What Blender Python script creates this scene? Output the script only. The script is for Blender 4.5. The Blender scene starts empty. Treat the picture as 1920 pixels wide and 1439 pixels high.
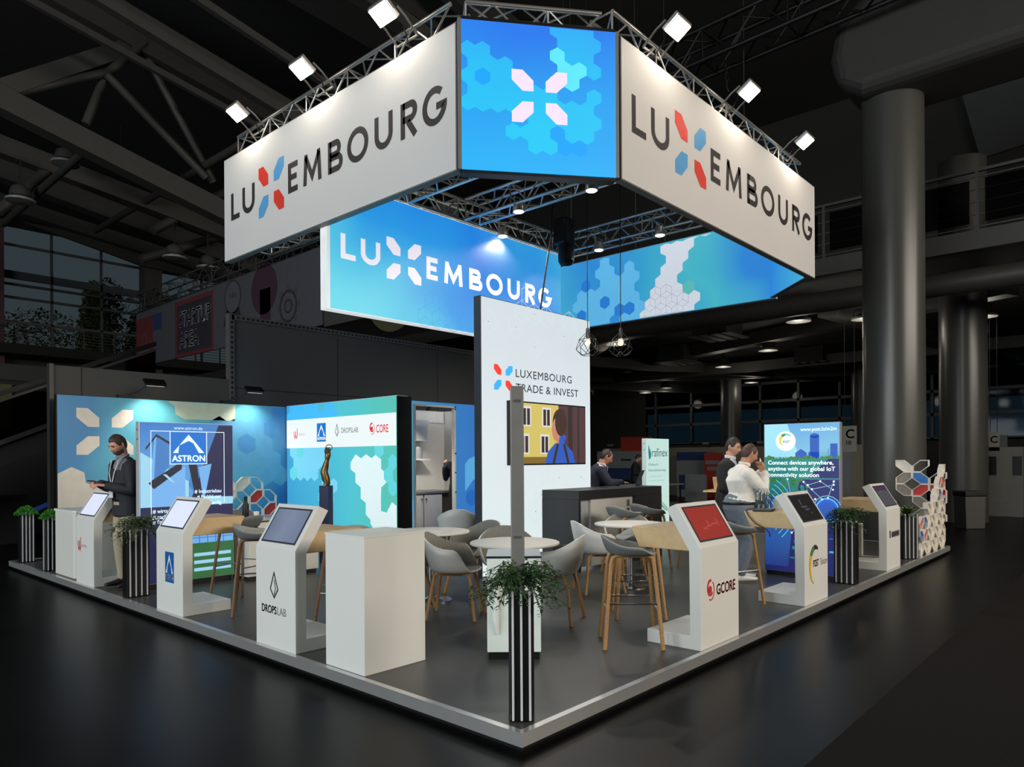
import bpy, bmesh, math, random
from mathutils import Vector, Matrix
S = bpy.context.scene
COL = S.collection
R = math.radians
PT = 0.12                                   # top of the stand's platform above the hall floor

# ---------------------------------------------------------------- camera, world, exposure
cam = bpy.data.objects.new('camera', bpy.data.cameras.new('camera'))
COL.objects.link(cam)
cam.data.sensor_fit = 'HORIZONTAL'; cam.data.sensor_width = 36.0
cam.data.lens = 1340.2 / 1920 * 36.0
cam.data.shift_y = (860.4 - 719.5) / 1920
cam.data.clip_end = 400
cam.matrix_world = (Matrix.Translation((-2.915, -2.571, 1.62)) @ Matrix.Rotation(-0.8364, 4, 'Z')
                    @ Matrix.Rotation(R(90), 4, 'X') @ Matrix.Rotation(-0.0060, 4, 'Z'))
S.camera = cam
W = bpy.data.worlds.new('dusk_sky'); S.world = W; W.use_nodes = True
W.node_tree.nodes['Background'].inputs[0].default_value = (0.062, 0.075, 0.083, 1)
W.node_tree.nodes['Background'].inputs[1].default_value = 1.0
S.view_settings.view_transform = 'Standard'; S.view_settings.look = 'None'
S.view_settings.exposure = 0.0; S.view_settings.gamma = 1.0; S.view_settings.use_curve_mapping = False
try:
    S.cycles.use_denoising = True
    S.cycles.max_bounces = 6; S.cycles.diffuse_bounces = 3; S.cycles.glossy_bounces = 3
    S.cycles.transmission_bounces = 3; S.cycles.transparent_max_bounces = 8
    S.cycles.sample_clamp_indirect = 4.0
    S.cycles.caustics_reflective = False; S.cycles.caustics_refractive = False
except Exception:
    pass

FLOOD_W, INNER_W, ARM_W, STORE_W = 22.0, 150.0, 45.0, 160.0
WARM = (1.0, 0.88, 0.72); NEUT = (1.0, 0.93, 0.84)
def area_fill(name, loc, target, w, h, power, color):
    """added area light outside the picture, standing for window and hall light"""
    d = bpy.data.lights.new(name, 'AREA'); d.shape = 'RECTANGLE'; d.size = w; d.size_y = h; d.energy = power; d.color = color
    o = bpy.data.objects.new(name, d); COL.objects.link(o); o.location = loc
    o.rotation_euler = (Vector(target) - Vector(loc)).to_track_quat('-Z', 'Y').to_euler()
area_fill('west_window_fill', (-17, 3, 6.0), (2, 5, 1.0), 16, 7, 2900, (0.90, 0.97, 1.0))  # added unseen cool fill on the left-facing fronts, like window light
area_fill('south_hall_fill', (7, -16, 7.5), (5, 2, 1.0), 16, 5, 2900, (1.0, 0.90, 0.78))  # added unseen warm fill on the right-hand kiosk fronts

def spot(name, loc, target, power, angle, blend, color, radius, parent=None):
    d = bpy.data.lights.new(name, 'SPOT'); d.energy = power; d.color = color
    d.spot_size = R(angle); d.spot_blend = blend; d.shadow_soft_size = radius
    o = bpy.data.objects.new(name, d); COL.objects.link(o)
    v = Vector(target) - Vector(loc)
    o.rotation_euler = v.to_track_quat('-Z', 'Y').to_euler(); o.location = loc
    return o

# ---------------------------------------------------------------- materials
def lin(c):
    r = []
    for x in c[:3]:
        x = x / 255.0
        r.append(x / 12.92 if x <= 0.04045 else ((x + 0.055) / 1.055) ** 2.4)
    return (r[0], r[1], r[2], 1.0)
MATS = {}
def mat(name, c, rough=0.5, metal=0.0, emit=0.0, var=0.06, vscale=6.0, bump=0.0, spec=0.5, coat=0.0):
    """principled with a little procedural variation of the surface colour"""
    if name in MATS: return MATS[name]
    m = bpy.data.materials.new(name); m.use_nodes = True; MATS[name] = m
    nt = m.node_tree; b = nt.nodes['Principled BSDF']; L = nt.links
    col = lin(c)
    b.inputs['Roughness'].default_value = rough; b.inputs['Metallic'].default_value = metal
    b.inputs['Specular IOR Level'].default_value = spec
    b.inputs['Coat Weight'].default_value = coat
    tc = nt.nodes.new('ShaderNodeTexCoord'); nz = nt.nodes.new('ShaderNodeTexNoise')
    nz.inputs['Scale'].default_value = vscale; nz.inputs['Detail'].default_value = 4
    L.new(tc.outputs['Object'], nz.inputs['Vector'])
    rp = nt.nodes.new('ShaderNodeValToRGB')
    rp.color_ramp.elements[0].position = 0.3; rp.color_ramp.elements[1].position = 0.7
    rp.color_ramp.elements[0].color = tuple(x * (1 - var) for x in col[:3]) + (1,)
    rp.color_ramp.elements[1].color = tuple(min(1, x * (1 + var)) for x in col[:3]) + (1,)
    L.new(nz.outputs['Fac'], rp.inputs['Fac'])
    if emit > 0:
        b.inputs['Base Color'].default_value = tuple(x * .4 for x in col[:3]) + (1,)
        b.inputs['Emission Strength'].default_value = emit
        L.new(rp.outputs['Color'], b.inputs['Emission Color'])
    else:
        L.new(rp.outputs['Color'], b.inputs['Base Color'])
    if bump:
        bp = nt.nodes.new('ShaderNodeBump'); bp.inputs['Strength'].default_value = bump
        n2 = nt.nodes.new('ShaderNodeTexNoise'); n2.inputs['Scale'].default_value = vscale * 12
        L.new(tc.outputs['Object'], n2.inputs['Vector'])
        L.new(n2.outputs['Fac'], bp.inputs['Height']); L.new(bp.outputs['Normal'], b.inputs['Normal'])
    return m
def grad(name, stops, d=(1, 0, 0), lo=0.0, hi=1.0, noise=0.15, nscale=0.8, emit=1.0, rough=0.45):
    """printed or backlit colour gradient along local direction d, broken up by soft noise"""
    if name in MATS: return MATS[name]
    m = bpy.data.materials.new(name); m.use_nodes = True; MATS[name] = m
    nt = m.node_tree; b = nt.nodes['Principled BSDF']; L = nt.links
    tc = nt.nodes.new('ShaderNodeTexCoord')
    dp = nt.nodes.new('ShaderNodeVectorMath'); dp.operation = 'DOT_PRODUCT'; dp.inputs[1].default_value = d
    L.new(tc.outputs['Object'], dp.inputs[0])
    mr = nt.nodes.new('ShaderNodeMapRange'); mr.inputs['From Min'].default_value = lo; mr.inputs['From Max'].default_value = hi
    L.new(dp.outputs['Value'], mr.inputs['Value'])
    nz = nt.nodes.new('ShaderNodeTexNoise'); nz.inputs['Scale'].default_value = nscale; nz.inputs['Detail'].default_value = 1.0
    L.new(tc.outputs['Object'], nz.inputs['Vector'])
    ma = nt.nodes.new('ShaderNodeMath'); ma.operation = 'MULTIPLY_ADD'
    ma.inputs[1].default_value = noise * 2; L.new(nz.outputs['Fac'], ma.inputs[0])
    sb = nt.nodes.new('ShaderNodeMath'); sb.operation = 'SUBTRACT'; sb.inputs[1].default_value = noise
    L.new(mr.outputs['Result'], ma.inputs[2]); L.new(ma.outputs['Value'], sb.inputs[0])
    rp = nt.nodes.new('ShaderNodeValToRGB'); cr = rp.color_ramp
    while len(cr.elements) < len(stops): cr.elements.new(0.5)
    for e, (p, c) in zip(cr.elements, stops):
        e.position = p; e.color = lin(c)
    L.new(sb.outputs['Value'], rp.inputs['Fac'])
    b.inputs['Roughness'].default_value = rough
    if emit > 0:
        b.inputs['Base Color'].default_value = (0.02, 0.03, 0.04, 1); b.inputs['Emission Strength'].default_value = emit
        L.new(rp.outputs['Color'], b.inputs['Emission Color'])
    else:
        L.new(rp.outputs['Color'], b.inputs['Base Color'])
    return m
def em(name, c, s=1.0): return mat(name, c, 0.5, 0, s, 0.015)
def woodmat(name, c, c2, scale=5):
    if name in MATS: return MATS[name]
    m = bpy.data.materials.new(name); m.use_nodes = True; MATS[name] = m
    nt = m.node_tree; b = nt.nodes['Principled BSDF']; L = nt.links
    tc = nt.nodes.new('ShaderNodeTexCoord'); mp = nt.nodes.new('ShaderNodeMapping')
    mp.inputs['Scale'].default_value = (1.0, 9.0, 9.0)
    nz = nt.nodes.new('ShaderNodeTexNoise'); nz.inputs['Scale'].default_value = scale; nz.inputs['Detail'].default_value = 5
    rp = nt.nodes.new('ShaderNodeValToRGB'); rp.color_ramp.elements[0].color = lin(c); rp.color_ramp.elements[1].color = lin(c2)
    rp.color_ramp.elements[0].position = 0.3; rp.color_ramp.elements[1].position = 0.75
    L.new(tc.outputs['Object'], mp.inputs['Vector']); L.new(mp.outputs['Vector'], nz.inputs['Vector'])
    L.new(nz.outputs['Fac'], rp.inputs['Fac']); L.new(rp.outputs['Color'], b.inputs['Base Color'])
    b.inputs['Roughness'].default_value = 0.45
    return m
def glassmat(name, c, alpha):
    if name in MATS: return MATS[name]
    m = bpy.data.materials.new(name); m.use_nodes = True; MATS[name] = m
    nt = m.node_tree; nt.nodes.remove(nt.nodes['Principled BSDF']); L = nt.links
    t = nt.nodes.new('ShaderNodeBsdfTransparent'); t.inputs[0].default_value = lin(c)
    g = nt.nodes.new('ShaderNodeBsdfGlossy'); g.inputs['Roughness'].default_value = 0.05
    mx = nt.nodes.new('ShaderNodeMixShader'); fr = nt.nodes.new('ShaderNodeFresnel'); fr.inputs[0].default_value = 1.3
    ad = nt.nodes.new('ShaderNodeMath'); ad.operation = 'MULTIPLY'; ad.inputs[1].default_value = alpha
    L.new(fr.outputs[0], ad.inputs[0]); L.new(ad.outputs[0], mx.inputs[0])
    L.new(t.outputs[0], mx.inputs[1]); L.new(g.outputs[0], mx.inputs[2])
    L.new(mx.outputs[0], nt.nodes['Material Output'].inputs[0])
    return m

# ---------------------------------------------------------------- mesh helper
class MB:
    def __init__(s): s.v = []; s.f = []; s.m = []
    def add(s, verts, faces, m=0):
        o = len(s.v); s.v += [tuple(x) for x in verts]
        for f in faces: s.f.append(tuple(i + o for i in f)); s.m.append(m)
        return s
    def box(s, x0, y0, z0, x1, y1, z1, m=0):
        return s.add([(x0, y0, z0), (x1, y0, z0), (x1, y1, z0), (x0, y1, z0), (x0, y0, z1), (x1, y0, z1), (x1, y1, z1), (x0, y1, z1)],
                     [(0, 3, 2, 1), (4, 5, 6, 7), (0, 1, 5, 4), (1, 2, 6, 5), (2, 3, 7, 6), (3, 0, 4, 7)], m)
    def obox(s, c, size, M, m=0):
        c = Vector(c); hx, hy, hz = [k / 2 for k in size]
        vs = [c + M @ Vector((a * hx, b * hy, d * hz)) for d in (-1, 1) for a, b in ((-1, -1), (1, -1), (1, 1), (-1, 1))]
        return s.add(vs, [(0, 3, 2, 1), (4, 5, 6, 7), (0, 1, 5, 4), (1, 2, 6, 5), (2, 3, 7, 6), (3, 0, 4, 7)], m)
    def prism(s, poly, h0, h1, ax='x', m=0):
        """poly in the plane across axis ax: x -> (y,z), y -> (x,z), z -> (x,y)"""
        mk = {'x': lambda a, b, h: (h, a, b), 'y': lambda a, b, h: (a, h, b), 'z': lambda a, b, h: (a, b, h)}[ax]
        n = len(poly)
        vs = [mk(a, b, h0) for a, b in poly] + [mk(a, b, h1) for a, b in poly]
        fs = [tuple(range(n))[::-1], tuple(range(n, 2 * n))] + [(i, (i + 1) % n, n + (i + 1) % n, n + i) for i in range(n)]
        ar = sum(poly[i][0] * poly[(i + 1) % n][1] - poly[(i + 1) % n][0] * poly[i][1] for i in range(n))
        flip = (ar < 0) != (ax == 'y')
        if flip: fs = [f[::-1] for f in fs]
        return s.add(vs, fs, m)
    def path(s, pts, rad, n=8, m=0, flat=1.0, ref=None, closed=False):
        """tube along pts; rad one number or one per point (or (ra, rb) pairs)"""
        P = [Vector(p) for p in pts]; k = len(P)
        if not isinstance(rad, (list, tuple)): rad = [rad] * k
        o = len(s.v); prev = Vector(ref) if ref else None
        for i, p in enumerate(P):
            if closed: t = (P[(i + 1) % k] - P[i - 1])
            else: t = (P[min(i + 1, k - 1)] - P[max(i - 1, 0)])
            t.normalize()
            a = prev if prev is not None else (Vector((0, 0, 1)) if abs(t.z) < 0.9 else Vector((1, 0, 0)))
            u = a - t * a.dot(t)
            if u.length < 1e-5: u = t.orthogonal()
            u.normalize(); w = t.cross(u); prev = u if ref is None else Vector(ref)
            ra, rb = rad[i] if isinstance(rad[i], (list, tuple)) else (rad[i] * flat, rad[i])
            for j in range(n):
                q = 2 * math.pi * j / n
                s.v.append(tuple(p + u * (math.cos(q) * ra) + w * (math.sin(q) * rb)))
        for i in range(k if closed else k - 1):
            for j in range(n):
                a, b = o + i * n + j, o + i * n + (j + 1) % n
                c, d = o + ((i + 1) % k) * n + (j + 1) % n, o + ((i + 1) % k) * n + j
                s.f.append((a, b, c, d)); s.m.append(m)
        if not closed:
            s.f.append(tuple(o + j for j in range(n))[::-1]); s.m.append(m)
            s.f.append(tuple(o + (k - 1) * n + j for j in range(n))); s.m.append(m)
        return s
    def lathe(s, prof, c=(0, 0, 0), n=24, m=0):
        o = len(s.v)
        for r, z in prof:
            for j in range(n):
                q = 2 * math.pi * j / n
                s.v.append((c[0] + r * math.cos(q), c[1] + r * math.sin(q), c[2] + z))
        for i in range(len(prof) - 1):
            for j in range(n):
                s.f.append((o + i * n + j, o + i * n + (j + 1) % n, o + (i + 1) * n + (j + 1) % n, o + (i + 1) * n + j)); s.m.append(m)
        s.f.append(tuple(o + j for j in range(n))[::-1]); s.m.append(m)
        s.f.append(tuple(o + (len(prof) - 1) * n + j for j in range(n))); s.m.append(m)
        return s
    def ball(s, c, r, n=12, k=8, m=0):
        rx, ry, rz = r if isinstance(r, (tuple, list)) else (r, r, r)
        o = len(s.v)
        for i in range(1, k):
            a = math.pi * i / k
            for j in range(n):
                q = 2 * math.pi * j / n
                s.v.append((c[0] + rx * math.sin(a) * math.cos(q), c[1] + ry * math.sin(a) * math.sin(q), c[2] + rz * math.cos(a)))
        t = len(s.v); s.v += [(c[0], c[1], c[2] + rz), (c[0], c[1], c[2] - rz)]
        for i in range(k - 2):
            for j in range(n):
                s.f.append((o + i * n + j, o + (i + 1) * n + j, o + (i + 1) * n + (j + 1) % n, o + i * n + (j + 1) % n)); s.m.append(m)
        for j in range(n):
            s.f.append((t, o + j, o + (j + 1) % n)); s.m.append(m)
            s.f.append((t + 1, o + (k - 2) * n + (j + 1) % n, o + (k - 2) * n + j)); s.m.append(m)
        return s
    # ---- prints: flat shapes on a face that looks along local -y, (x right, z up)
    def poly(s, pts, y, m=0):
        n = len(pts)
        ar = sum(pts[i][0] * pts[(i + 1) % n][1] - pts[(i + 1) % n][0] * pts[i][1] for i in range(n))
        if ar < 0: pts = pts[::-1]
        return s.add([(a, y, b) for a, b in pts], [tuple(range(n))], m)
    def rect(s, x0, z0, x1, z1, y, m=0): return s.poly([(x0, z0), (x1, z0), (x1, z1), (x0, z1)], y, m)
    def disc(s, x, z, r, y, m=0, n=28, rz=None):
        rz = rz or r
        return s.poly([(x + r * math.cos(6.28318 * i / n), z + rz * math.sin(6.28318 * i / n)) for i in range(n)], y, m)
    def stroke(s, pts, t, y, m=0, closed=False):
        P = [Vector((a, b)) for a, b in pts]; k = len(P); L = []; Rr = []
        for i in range(k):
            a = P[i - 1] if (i > 0 or closed) else None
            b = P[(i + 1) % k] if (i < k - 1 or closed) else None
            d1 = (P[i] - a).normalized() if a is not None else None
            d2 = (b - P[i]).normalized() if b is not None else None
            d1 = d1 or d2; d2 = d2 or d1
            n1 = Vector((-d1.y, d1.x)); n2 = Vector((-d2.y, d2.x)); nn = (n1 + n2)
            nn = nn.normalized() if nn.length > 1e-6 else n1
            h = t / 2 / max(0.35, nn.dot(n1))
            L.append(P[i] + nn * h); Rr.append(P[i] - nn * h)
        for i in range(k if closed else k - 1):
            j = (i + 1) % k
            s.poly([tuple(Rr[i]), tuple(Rr[j]), tuple(L[j]), tuple(L[i])], y, m)
        return s
    def hexes(s, cells, r, x0, z0, y, m=0, clip=None):
        for q, w in cells:
            cx = x0 + r * 1.7320508 * (q + (w % 2) * 0.5); cz = z0 + 1.5 * r * w
            p = [(cx + r * math.sin(R(60 * i)), cz + r * math.cos(R(60 * i))) for i in range(6)]
            if clip: p = [(min(max(a, clip[0]), clip[2]), min(max(b, clip[1]), clip[3])) for a, b in p]
            s.poly(p, y, m)
        return s
    def hexlines(s, cells, r, x0, z0, y, m=0, t=0.008, spokes=True, dots=None, zmin=None):
        for q, w in cells:
            cx = x0 + r * 1.7320508 * (q + (w % 2) * 0.5); cz = z0 + 1.5 * r * w
            p = [(cx + r * math.sin(R(60 * i)), cz + r * math.cos(R(60 * i))) for i in range(6)]
            if zmin is not None:
                if cz < zmin: continue
                p = [(a_, max(b_, zmin)) for a_, b_ in p]
            s.stroke(p, t, y, m, closed=True)
            if spokes:
                for i in (0, 2, 4): s.stroke([(cx, cz), p[i]], t * .8, y, m)
            if dots is not None and (q + w) % 2 == 0: s.disc(cx, cz, t * 1.6, y - .0004, dots, 8)
        return s
    def text(s, txt, x, z, h, y, m=0, bold=0.0, w=None, align='l', sx=1.0, space=1.0):
        vs, fs, W0, H0 = glyphs(txt, 0.0, space)
        k = h / H0; kx = k * sx
        if w: kx = w / W0
        ox = x - (W0 * kx if align == 'r' else W0 * kx / 2 if align == 'c' else 0)
        for da, db in (((0, 0), (-bold, 0), (bold, 0), (0, bold), (0, -bold)) if bold > 0 else ((0, 0),)):
            s.add([(ox + (a + da) * kx, y, z + (b + db) * k) for a, b in vs], fs, m)
        return s
    def build(s, name, mats, parent=None, smooth=None, bevel=0, seg=2, loc=None, rotz=0):
        me = bpy.data.meshes.new(name); me.from_pydata(s.v, [], s.f); me.validate(verbose=False)
        mats = mats if isinstance(mats, (list, tuple)) else [mats]
        for mm in mats: me.materials.append(mm)
        if len(mats) > 1 and len(me.polygons) == len(s.m): me.polygons.foreach_set('material_index', s.m)
        if smooth:
            me.polygons.foreach_set('use_smooth', [True] * len(me.polygons))
            if smooth is not True: me.set_sharp_from_angle(angle=R(smooth))
        me.update()
        o = bpy.data.objects.new(name, me); COL.objects.link(o)
        if parent: o.parent = parent
        if loc: o.location = loc
        if rotz: o.rotation_euler = (0, 0, rotz)
        if bevel:
            b = o.modifiers.new('edge', 'BEVEL'); b.width = bevel; b.segments = seg; b.limit_method = 'ANGLE'; b.angle_limit = R(40)
            b.harden_normals = False
        return o
GL = {}
def glyphs(txt, bold, space):
    key = (txt, bold, space)
    if key in GL: return GL[key]
    c = bpy.data.curves.new('type', 'FONT'); c.body = txt; c.size = 1; c.offset = bold; c.space_character = space
    c.dimensions = '2D'; c.fill_mode = 'FRONT'; c.resolution_u = 4
    o = bpy.data.objects.new('type', c); COL.objects.link(o)
    dg = bpy.context.evaluated_depsgraph_get(); me = o.evaluated_get(dg).to_mesh()
    vs = [(v.co.x, v.co.y) for v in me.vertices]; fs = [tuple(p.vertices) for p in me.polygons]
    x0 = min(v[0] for v in vs); z0 = min(v[1] for v in vs) if not any(ch in 'gjpqy,' for ch in txt) else 0
    vs = [(a - x0, b - z0) for a, b in vs]
    out = []
    for f in fs:
        ar = sum(vs[f[i]][0] * vs[f[(i + 1) % len(f)]][1] - vs[f[(i + 1) % len(f)]][0] * vs[f[i]][1] for i in range(len(f)))
        out.append(f if ar > 0 else f[::-1])
    W0 = max(v[0] for v in vs); H0 = 0.70
    o.evaluated_get(dg).to_mesh_clear(); bpy.data.objects.remove(o); bpy.data.curves.remove(c)
    GL[key] = (vs, out, W0, H0)
    return GL[key]

def tag(o, label, cat, group=None, kind=None):
    o['label'] = label; o['category'] = cat
    if group: o['group'] = group
    if kind: o['kind'] = kind
    return o
def thing(name, label, cat, loc=(0, 0, 0), rotz=0.0, group=None):
    o = bpy.data.objects.new(name, None); COL.objects.link(o); o.empty_display_size = 0.1
    o.location = loc; o.rotation_euler = (0, 0, rotz)
    return tag(o, label, cat, group)
def struct(o):
    o['kind'] = 'structure'; return o
def dup(root, loc, rotz, label, group=None):
    r = root.copy(); COL.objects.link(r); r.location = loc; r.rotation_euler = (0, 0, rotz); r['label'] = label
    if group: r['group'] = group
    for ch in list(root.children):
        c = ch.copy(); COL.objects.link(c); c.parent = r
        for g in ch.children:
            d = g.copy(); COL.objects.link(d); d.parent = c
    return r

# ---- the marks used all over the stand
def star(mb, x0, z0, w, h, y, mats):
    """four elongated hexagons set as an X; mats = (top left, top right, bottom left, bottom right)"""
    a, b = w * .39, h * .40
    for (ox, oz, fl), m in zip(((0, h - b, 1), (w - a, h - b, -1), (0, 0, -1), (w - a, 0, 1)), mats):
        p = [(0, b), (a * .5, b), (a, b * .5), (a, 0), (a * .5, 0), (0, b * .5)]
        if fl < 0: p = [(a - q, t) for q, t in p]
        mb.poly([(x0 + ox + q, z0 + oz + t) for q, t in p], y, m)
def arc(cx, cz, rx, rz, a0, a1, n=14):
    return [(cx + rx * math.cos(R(a0 + (a1 - a0) * i / n)), cz + rz * math.sin(R(a0 + (a1 - a0) * i / n))) for i in range(n + 1)]
def wordmark(mb, x, z, c, y, mt, ms, t=.2, kx=1.0):
    """LU, the X mark, EMBOURG; c is the cap height, x/z the lower left"""
    X = lambda u: x + u * c * kx
    Z = lambda v: z + v * c
    P = lambda l: [(X(a), Z(b)) for a, b in l]
    T = t * c; h = t / 2
    mb.stroke(P([(h, 1), (h, h), (.71, h)]), T, y, mt)
    def U(u0, w): mb.stroke(P([(u0 + h, 1)] + arc(u0 + w / 2, .42, w / 2 - h, .42 - h, 180, 360) + [(u0 + w - h, 1)]), T, y, mt)
    U(.97, .98); U(9.82, .92)
    star(mb, X(2.28), Z(-.38), 1.9 * c * kx, 1.76 * c, y, ms)
    mb.stroke(P([(5.15, 1 - h), (4.49 + h, 1 - h), (4.49 + h, h), (5.15, h)]), T, y, mt)
    mb.stroke(P([(4.49 + t, .51), (5.08, .51)]), T, y, mt)
    mb.stroke(P([(5.54 + h, 0), (5.62 + h, 1)]), T, y, mt); mb.stroke(P([(6.71 - h, 0), (6.63 - h, 1)]), T, y, mt)
    mb.stroke(P([(5.60 + h, .93), (6.12, .22), (6.65 - h, .93)]), T * .95, y, mt)
    def bow(u0, w, z0, z1):
        zc, rz = (z0 + z1) / 2, (z1 - z0) / 2
        mb.stroke(P([(u0, z1 - h)] + arc(u0 + w - rz, zc, rz - h, rz - h, 90, -90) + [(u0, z0 + h)]), T, y, mt)
    mb.stroke(P([(7.14 + h, 0), (7.14 + h, 1)]), T, y, mt); bow(7.14 + h, .66, .46, 1); bow(7.14 + h, .77, 0, .56)
    mb.stroke(P(arc(8.875, .5, .585 - h, .52 - h, 0, 360, 28)[:-1]), T, y, mt, closed=True)
    mb.stroke(P([(11.16 + h, 0), (11.16 + h, 1)]), T, y, mt); bow(11.16 + h, .68, .42, 1)
    mb.stroke(P([(11.5, .45), (11.86, 0)]), T, y, mt)
    mb.stroke(P(arc(12.74, .5, .54 - h, .52 - h, 48, 350, 22) + [(13.18, .47), (12.82, .47)]), T, y, mt)

# ================================================================ THE HALL
M_floor = mat('hall_floor_paint', (14, 14, 14), 0.34, var=.35, vscale=1.3, bump=.02, spec=.13)
M_carpet = mat('hall_carpet', (25, 23, 21), 0.95, var=.12, vscale=40, bump=.3, spec=.1)
M_conc = mat('hall_concrete', (66, 64, 59), 0.55, var=.05, vscale=1.5)
M_wallg = mat('hall_wall_grey', (45, 44, 41), 0.8, var=.05, vscale=1.0)
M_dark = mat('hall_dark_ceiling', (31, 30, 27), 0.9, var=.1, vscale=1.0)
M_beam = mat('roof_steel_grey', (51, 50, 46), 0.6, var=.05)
M_rail = mat('rail_steel', (66, 66, 64), 0.45, .5)
M_black = mat('black_metal', (16, 16, 17), 0.45, .3)
M_alu = mat('truss_aluminium', (214, 212, 206), 0.32, .9, var=.04)
M_white = mat('white_lacquer', (226, 226, 220), 0.4, var=.012, vscale=2)
M_offw = mat('white_board', (216, 214, 206), 0.5, var=.02, vscale=3)
M_chrome = mat('brushed_steel', (190, 190, 190), 0.22, 1.0, var=.03)

o = MB().box(-30, -30, -.2, 70, 60, 0).build('floor', M_floor); struct(o)
o = MB().box(-12, -14, 0.0, 33.8, -1.2, .008).build('aisle_carpet', M_carpet)
tag(o, 'dark brown aisle carpet along the right edge of the hall floor', 'carpet')
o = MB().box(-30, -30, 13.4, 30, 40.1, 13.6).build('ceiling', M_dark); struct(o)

# far left glass front, outside behind it
m = MB()
for x in (6.42, 8.66, 11.01, 16.5, 18.8, 21.2, 23.6): m.box(x - .05, 39.95, 7.2, x + .05, 40.1, 14)
for z, t in ((12.5, .06), (11.0, .2), (10.53, .06), (9.87, .06), (8.65, .06)): m.box(2, 39.95, z - t, 30, 40.08, z + t)
fr = m.build('window_1', mat('mullion_grey', (70, 72, 74), .5)); struct(fr)
g = MB().box(2, 40.02, 7.2, 30, 40.03, 14).build('glass', glassmat('window_glass', (215, 222, 224), .5), fr); struct(g)
o = MB().box(2, 39.9, -0.0, 30, 40.1, 7.2).build('wall_far_left', M_wallg); struct(o)
o = MB().box(-30, 39.9, 0, 2, 40.1, 13.4).build('wall_far_left_end', M_wallg); struct(o)
o = MB().box(12.87, 39.0, 0, 13.8, 39.8, 13.4).build('column_far_left', M_conc); struct(o)
o = MB().box(5.3, 38.9, 0, 6.35, 39.6, 13.4).build('column_far_left_end', mat('maroon_cladding', (84, 54, 62), .7)); struct(o)
o = MB().box(-12, 37.5, 6.75, 30, 39.88, 7.22).build('gallery_slab_left', M_dark); struct(o)
# sloping soffit of the roof above the glass front
m = MB()
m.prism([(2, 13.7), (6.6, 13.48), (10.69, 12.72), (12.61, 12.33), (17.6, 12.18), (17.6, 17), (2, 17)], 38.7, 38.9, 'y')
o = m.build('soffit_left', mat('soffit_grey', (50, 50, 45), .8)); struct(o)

def railing(name, label, p0, axis, n, pitch, h, infill=5):
    """posts, top rail, bottom rail and thin bars along axis (0 x, 1 y)"""
    t = thing(name, label, 'railing', p0)
    Lg = n * pitch
    def bx(a0, a1, w, z0, z1): return (a0, -w, z0, a1, w, z1) if axis == 0 else (-w, a0, z0, w, a1, z1)
    for i in range(n + 1): MB().box(*bx(i * pitch - .03, i * pitch + .03, .03, 0, h)).build('post', M_rail, t)
    MB().box(*bx(0, Lg, .04, h, h + .06)).build('top_rail', M_rail, t)
    mm = MB()
    for k in range(infill): mm.box(*bx(0, Lg, .012, h * (.12 + .8 * k / max(1, infill - 1)) - .012, h * (.12 + .8 * k / max(1, infill - 1)) + .012))
    mm.build('infill_bars', M_rail, t)
    return t
railing('gallery_railing', 'thin steel railing in front of the far left glass wall', (3.76, 37.6, 7.22), 0, 10, 1.41, .95, 6)

# trees outside the glass front
def leafcloud(c, r, n, size, rnd, droop=0):
    vs, fs = [], []
    for i in range(n):
        while True:
            p = Vector((rnd.uniform(-1, 1), rnd.uniform(-1, 1), rnd.uniform(-1, 1)))
            if p.length < 1: break
        p = Vector((c[0] + p.x * r[0], c[1] + p.y * r[1], c[2] + p.z * r[2]))
        M = Matrix.Rotation(rnd.uniform(0, 6.28), 3, 'Z') @ Matrix.Rotation(rnd.uniform(-1, 1), 3, 'X')
        s = size * rnd.uniform(.6, 1.3); k = len(vs)
        vs += [p + M @ Vector(q) * s for q in ((0, -.5, 0), (.28, 0, .08), (0, .5, 0), (-.28, 0, .08))]
        fs.append((k, k + 1, k + 2, k + 3))
    return vs, fs
rnd = random.Random(4)
M_bark = mat('tree_bark', (80, 70, 58), .9)
def tree(name, label, x, y, blobs, mcol, n, size):
    t = thing(name, label, 'tree', (x, y, 0), 0, 'trees outside the glass front')
    top = max(b[0][2] for b in blobs)
    MB().path([(0, 0, 0), (.05, 0, top * .5), (0, 0, top)], [.22, .16, .05], 8).build('trunk', M_bark, t)
    mm = MB()
    for c, r in blobs: mm.add(*leafcloud(c, r, n, size, rnd))
    mm.build('crown', mcol, t)
M_l1 = mat('conifer_green', (150, 152, 60), .8, var=.3, vscale=2); M_l2 = mat('leaf_olive', (140, 136, 84), .8, var=.3, vscale=2)
M_l3 = mat('leaf_brown', (120, 108, 90), .8, var=.3, vscale=2)
tree('slender_tree', 'tall thin leafed tree behind the left glass wall', 13.4, 46, [((0, 0, 6.2 + i * .85), (1.3 - i * .07, 1.1, .9)) for i in range(8)], M_l3, 330, .28)
tree('conifer_tree', 'yellow green bushy conifer behind the left glass wall', 12.2, 45, [((0, 0, 6.5 + i), (1.3 - i * .15, 1.2, 1)) for i in range(6)], M_l1, 620, .3)
tree('spreading_tree', 'low olive tree left of the yellow green conifer outside', 8.4, 46, [((0, 0, 8), (3.2, 2, 1.6)), ((1.5, 0, 9.4), (2.4, 1.6, 1.2))], M_l2, 800, .26)
tree('round_conifer', 'dark green conifer right of the yellow green conifer outside', 14.8, 45.2, [((0, 0, 6 + i), (1.4 - i * .2, 1.2, 1)) for i in range(5)], mat('leaf_dark', (84, 100, 50), .8, var=.3), 520, .3)

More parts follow.
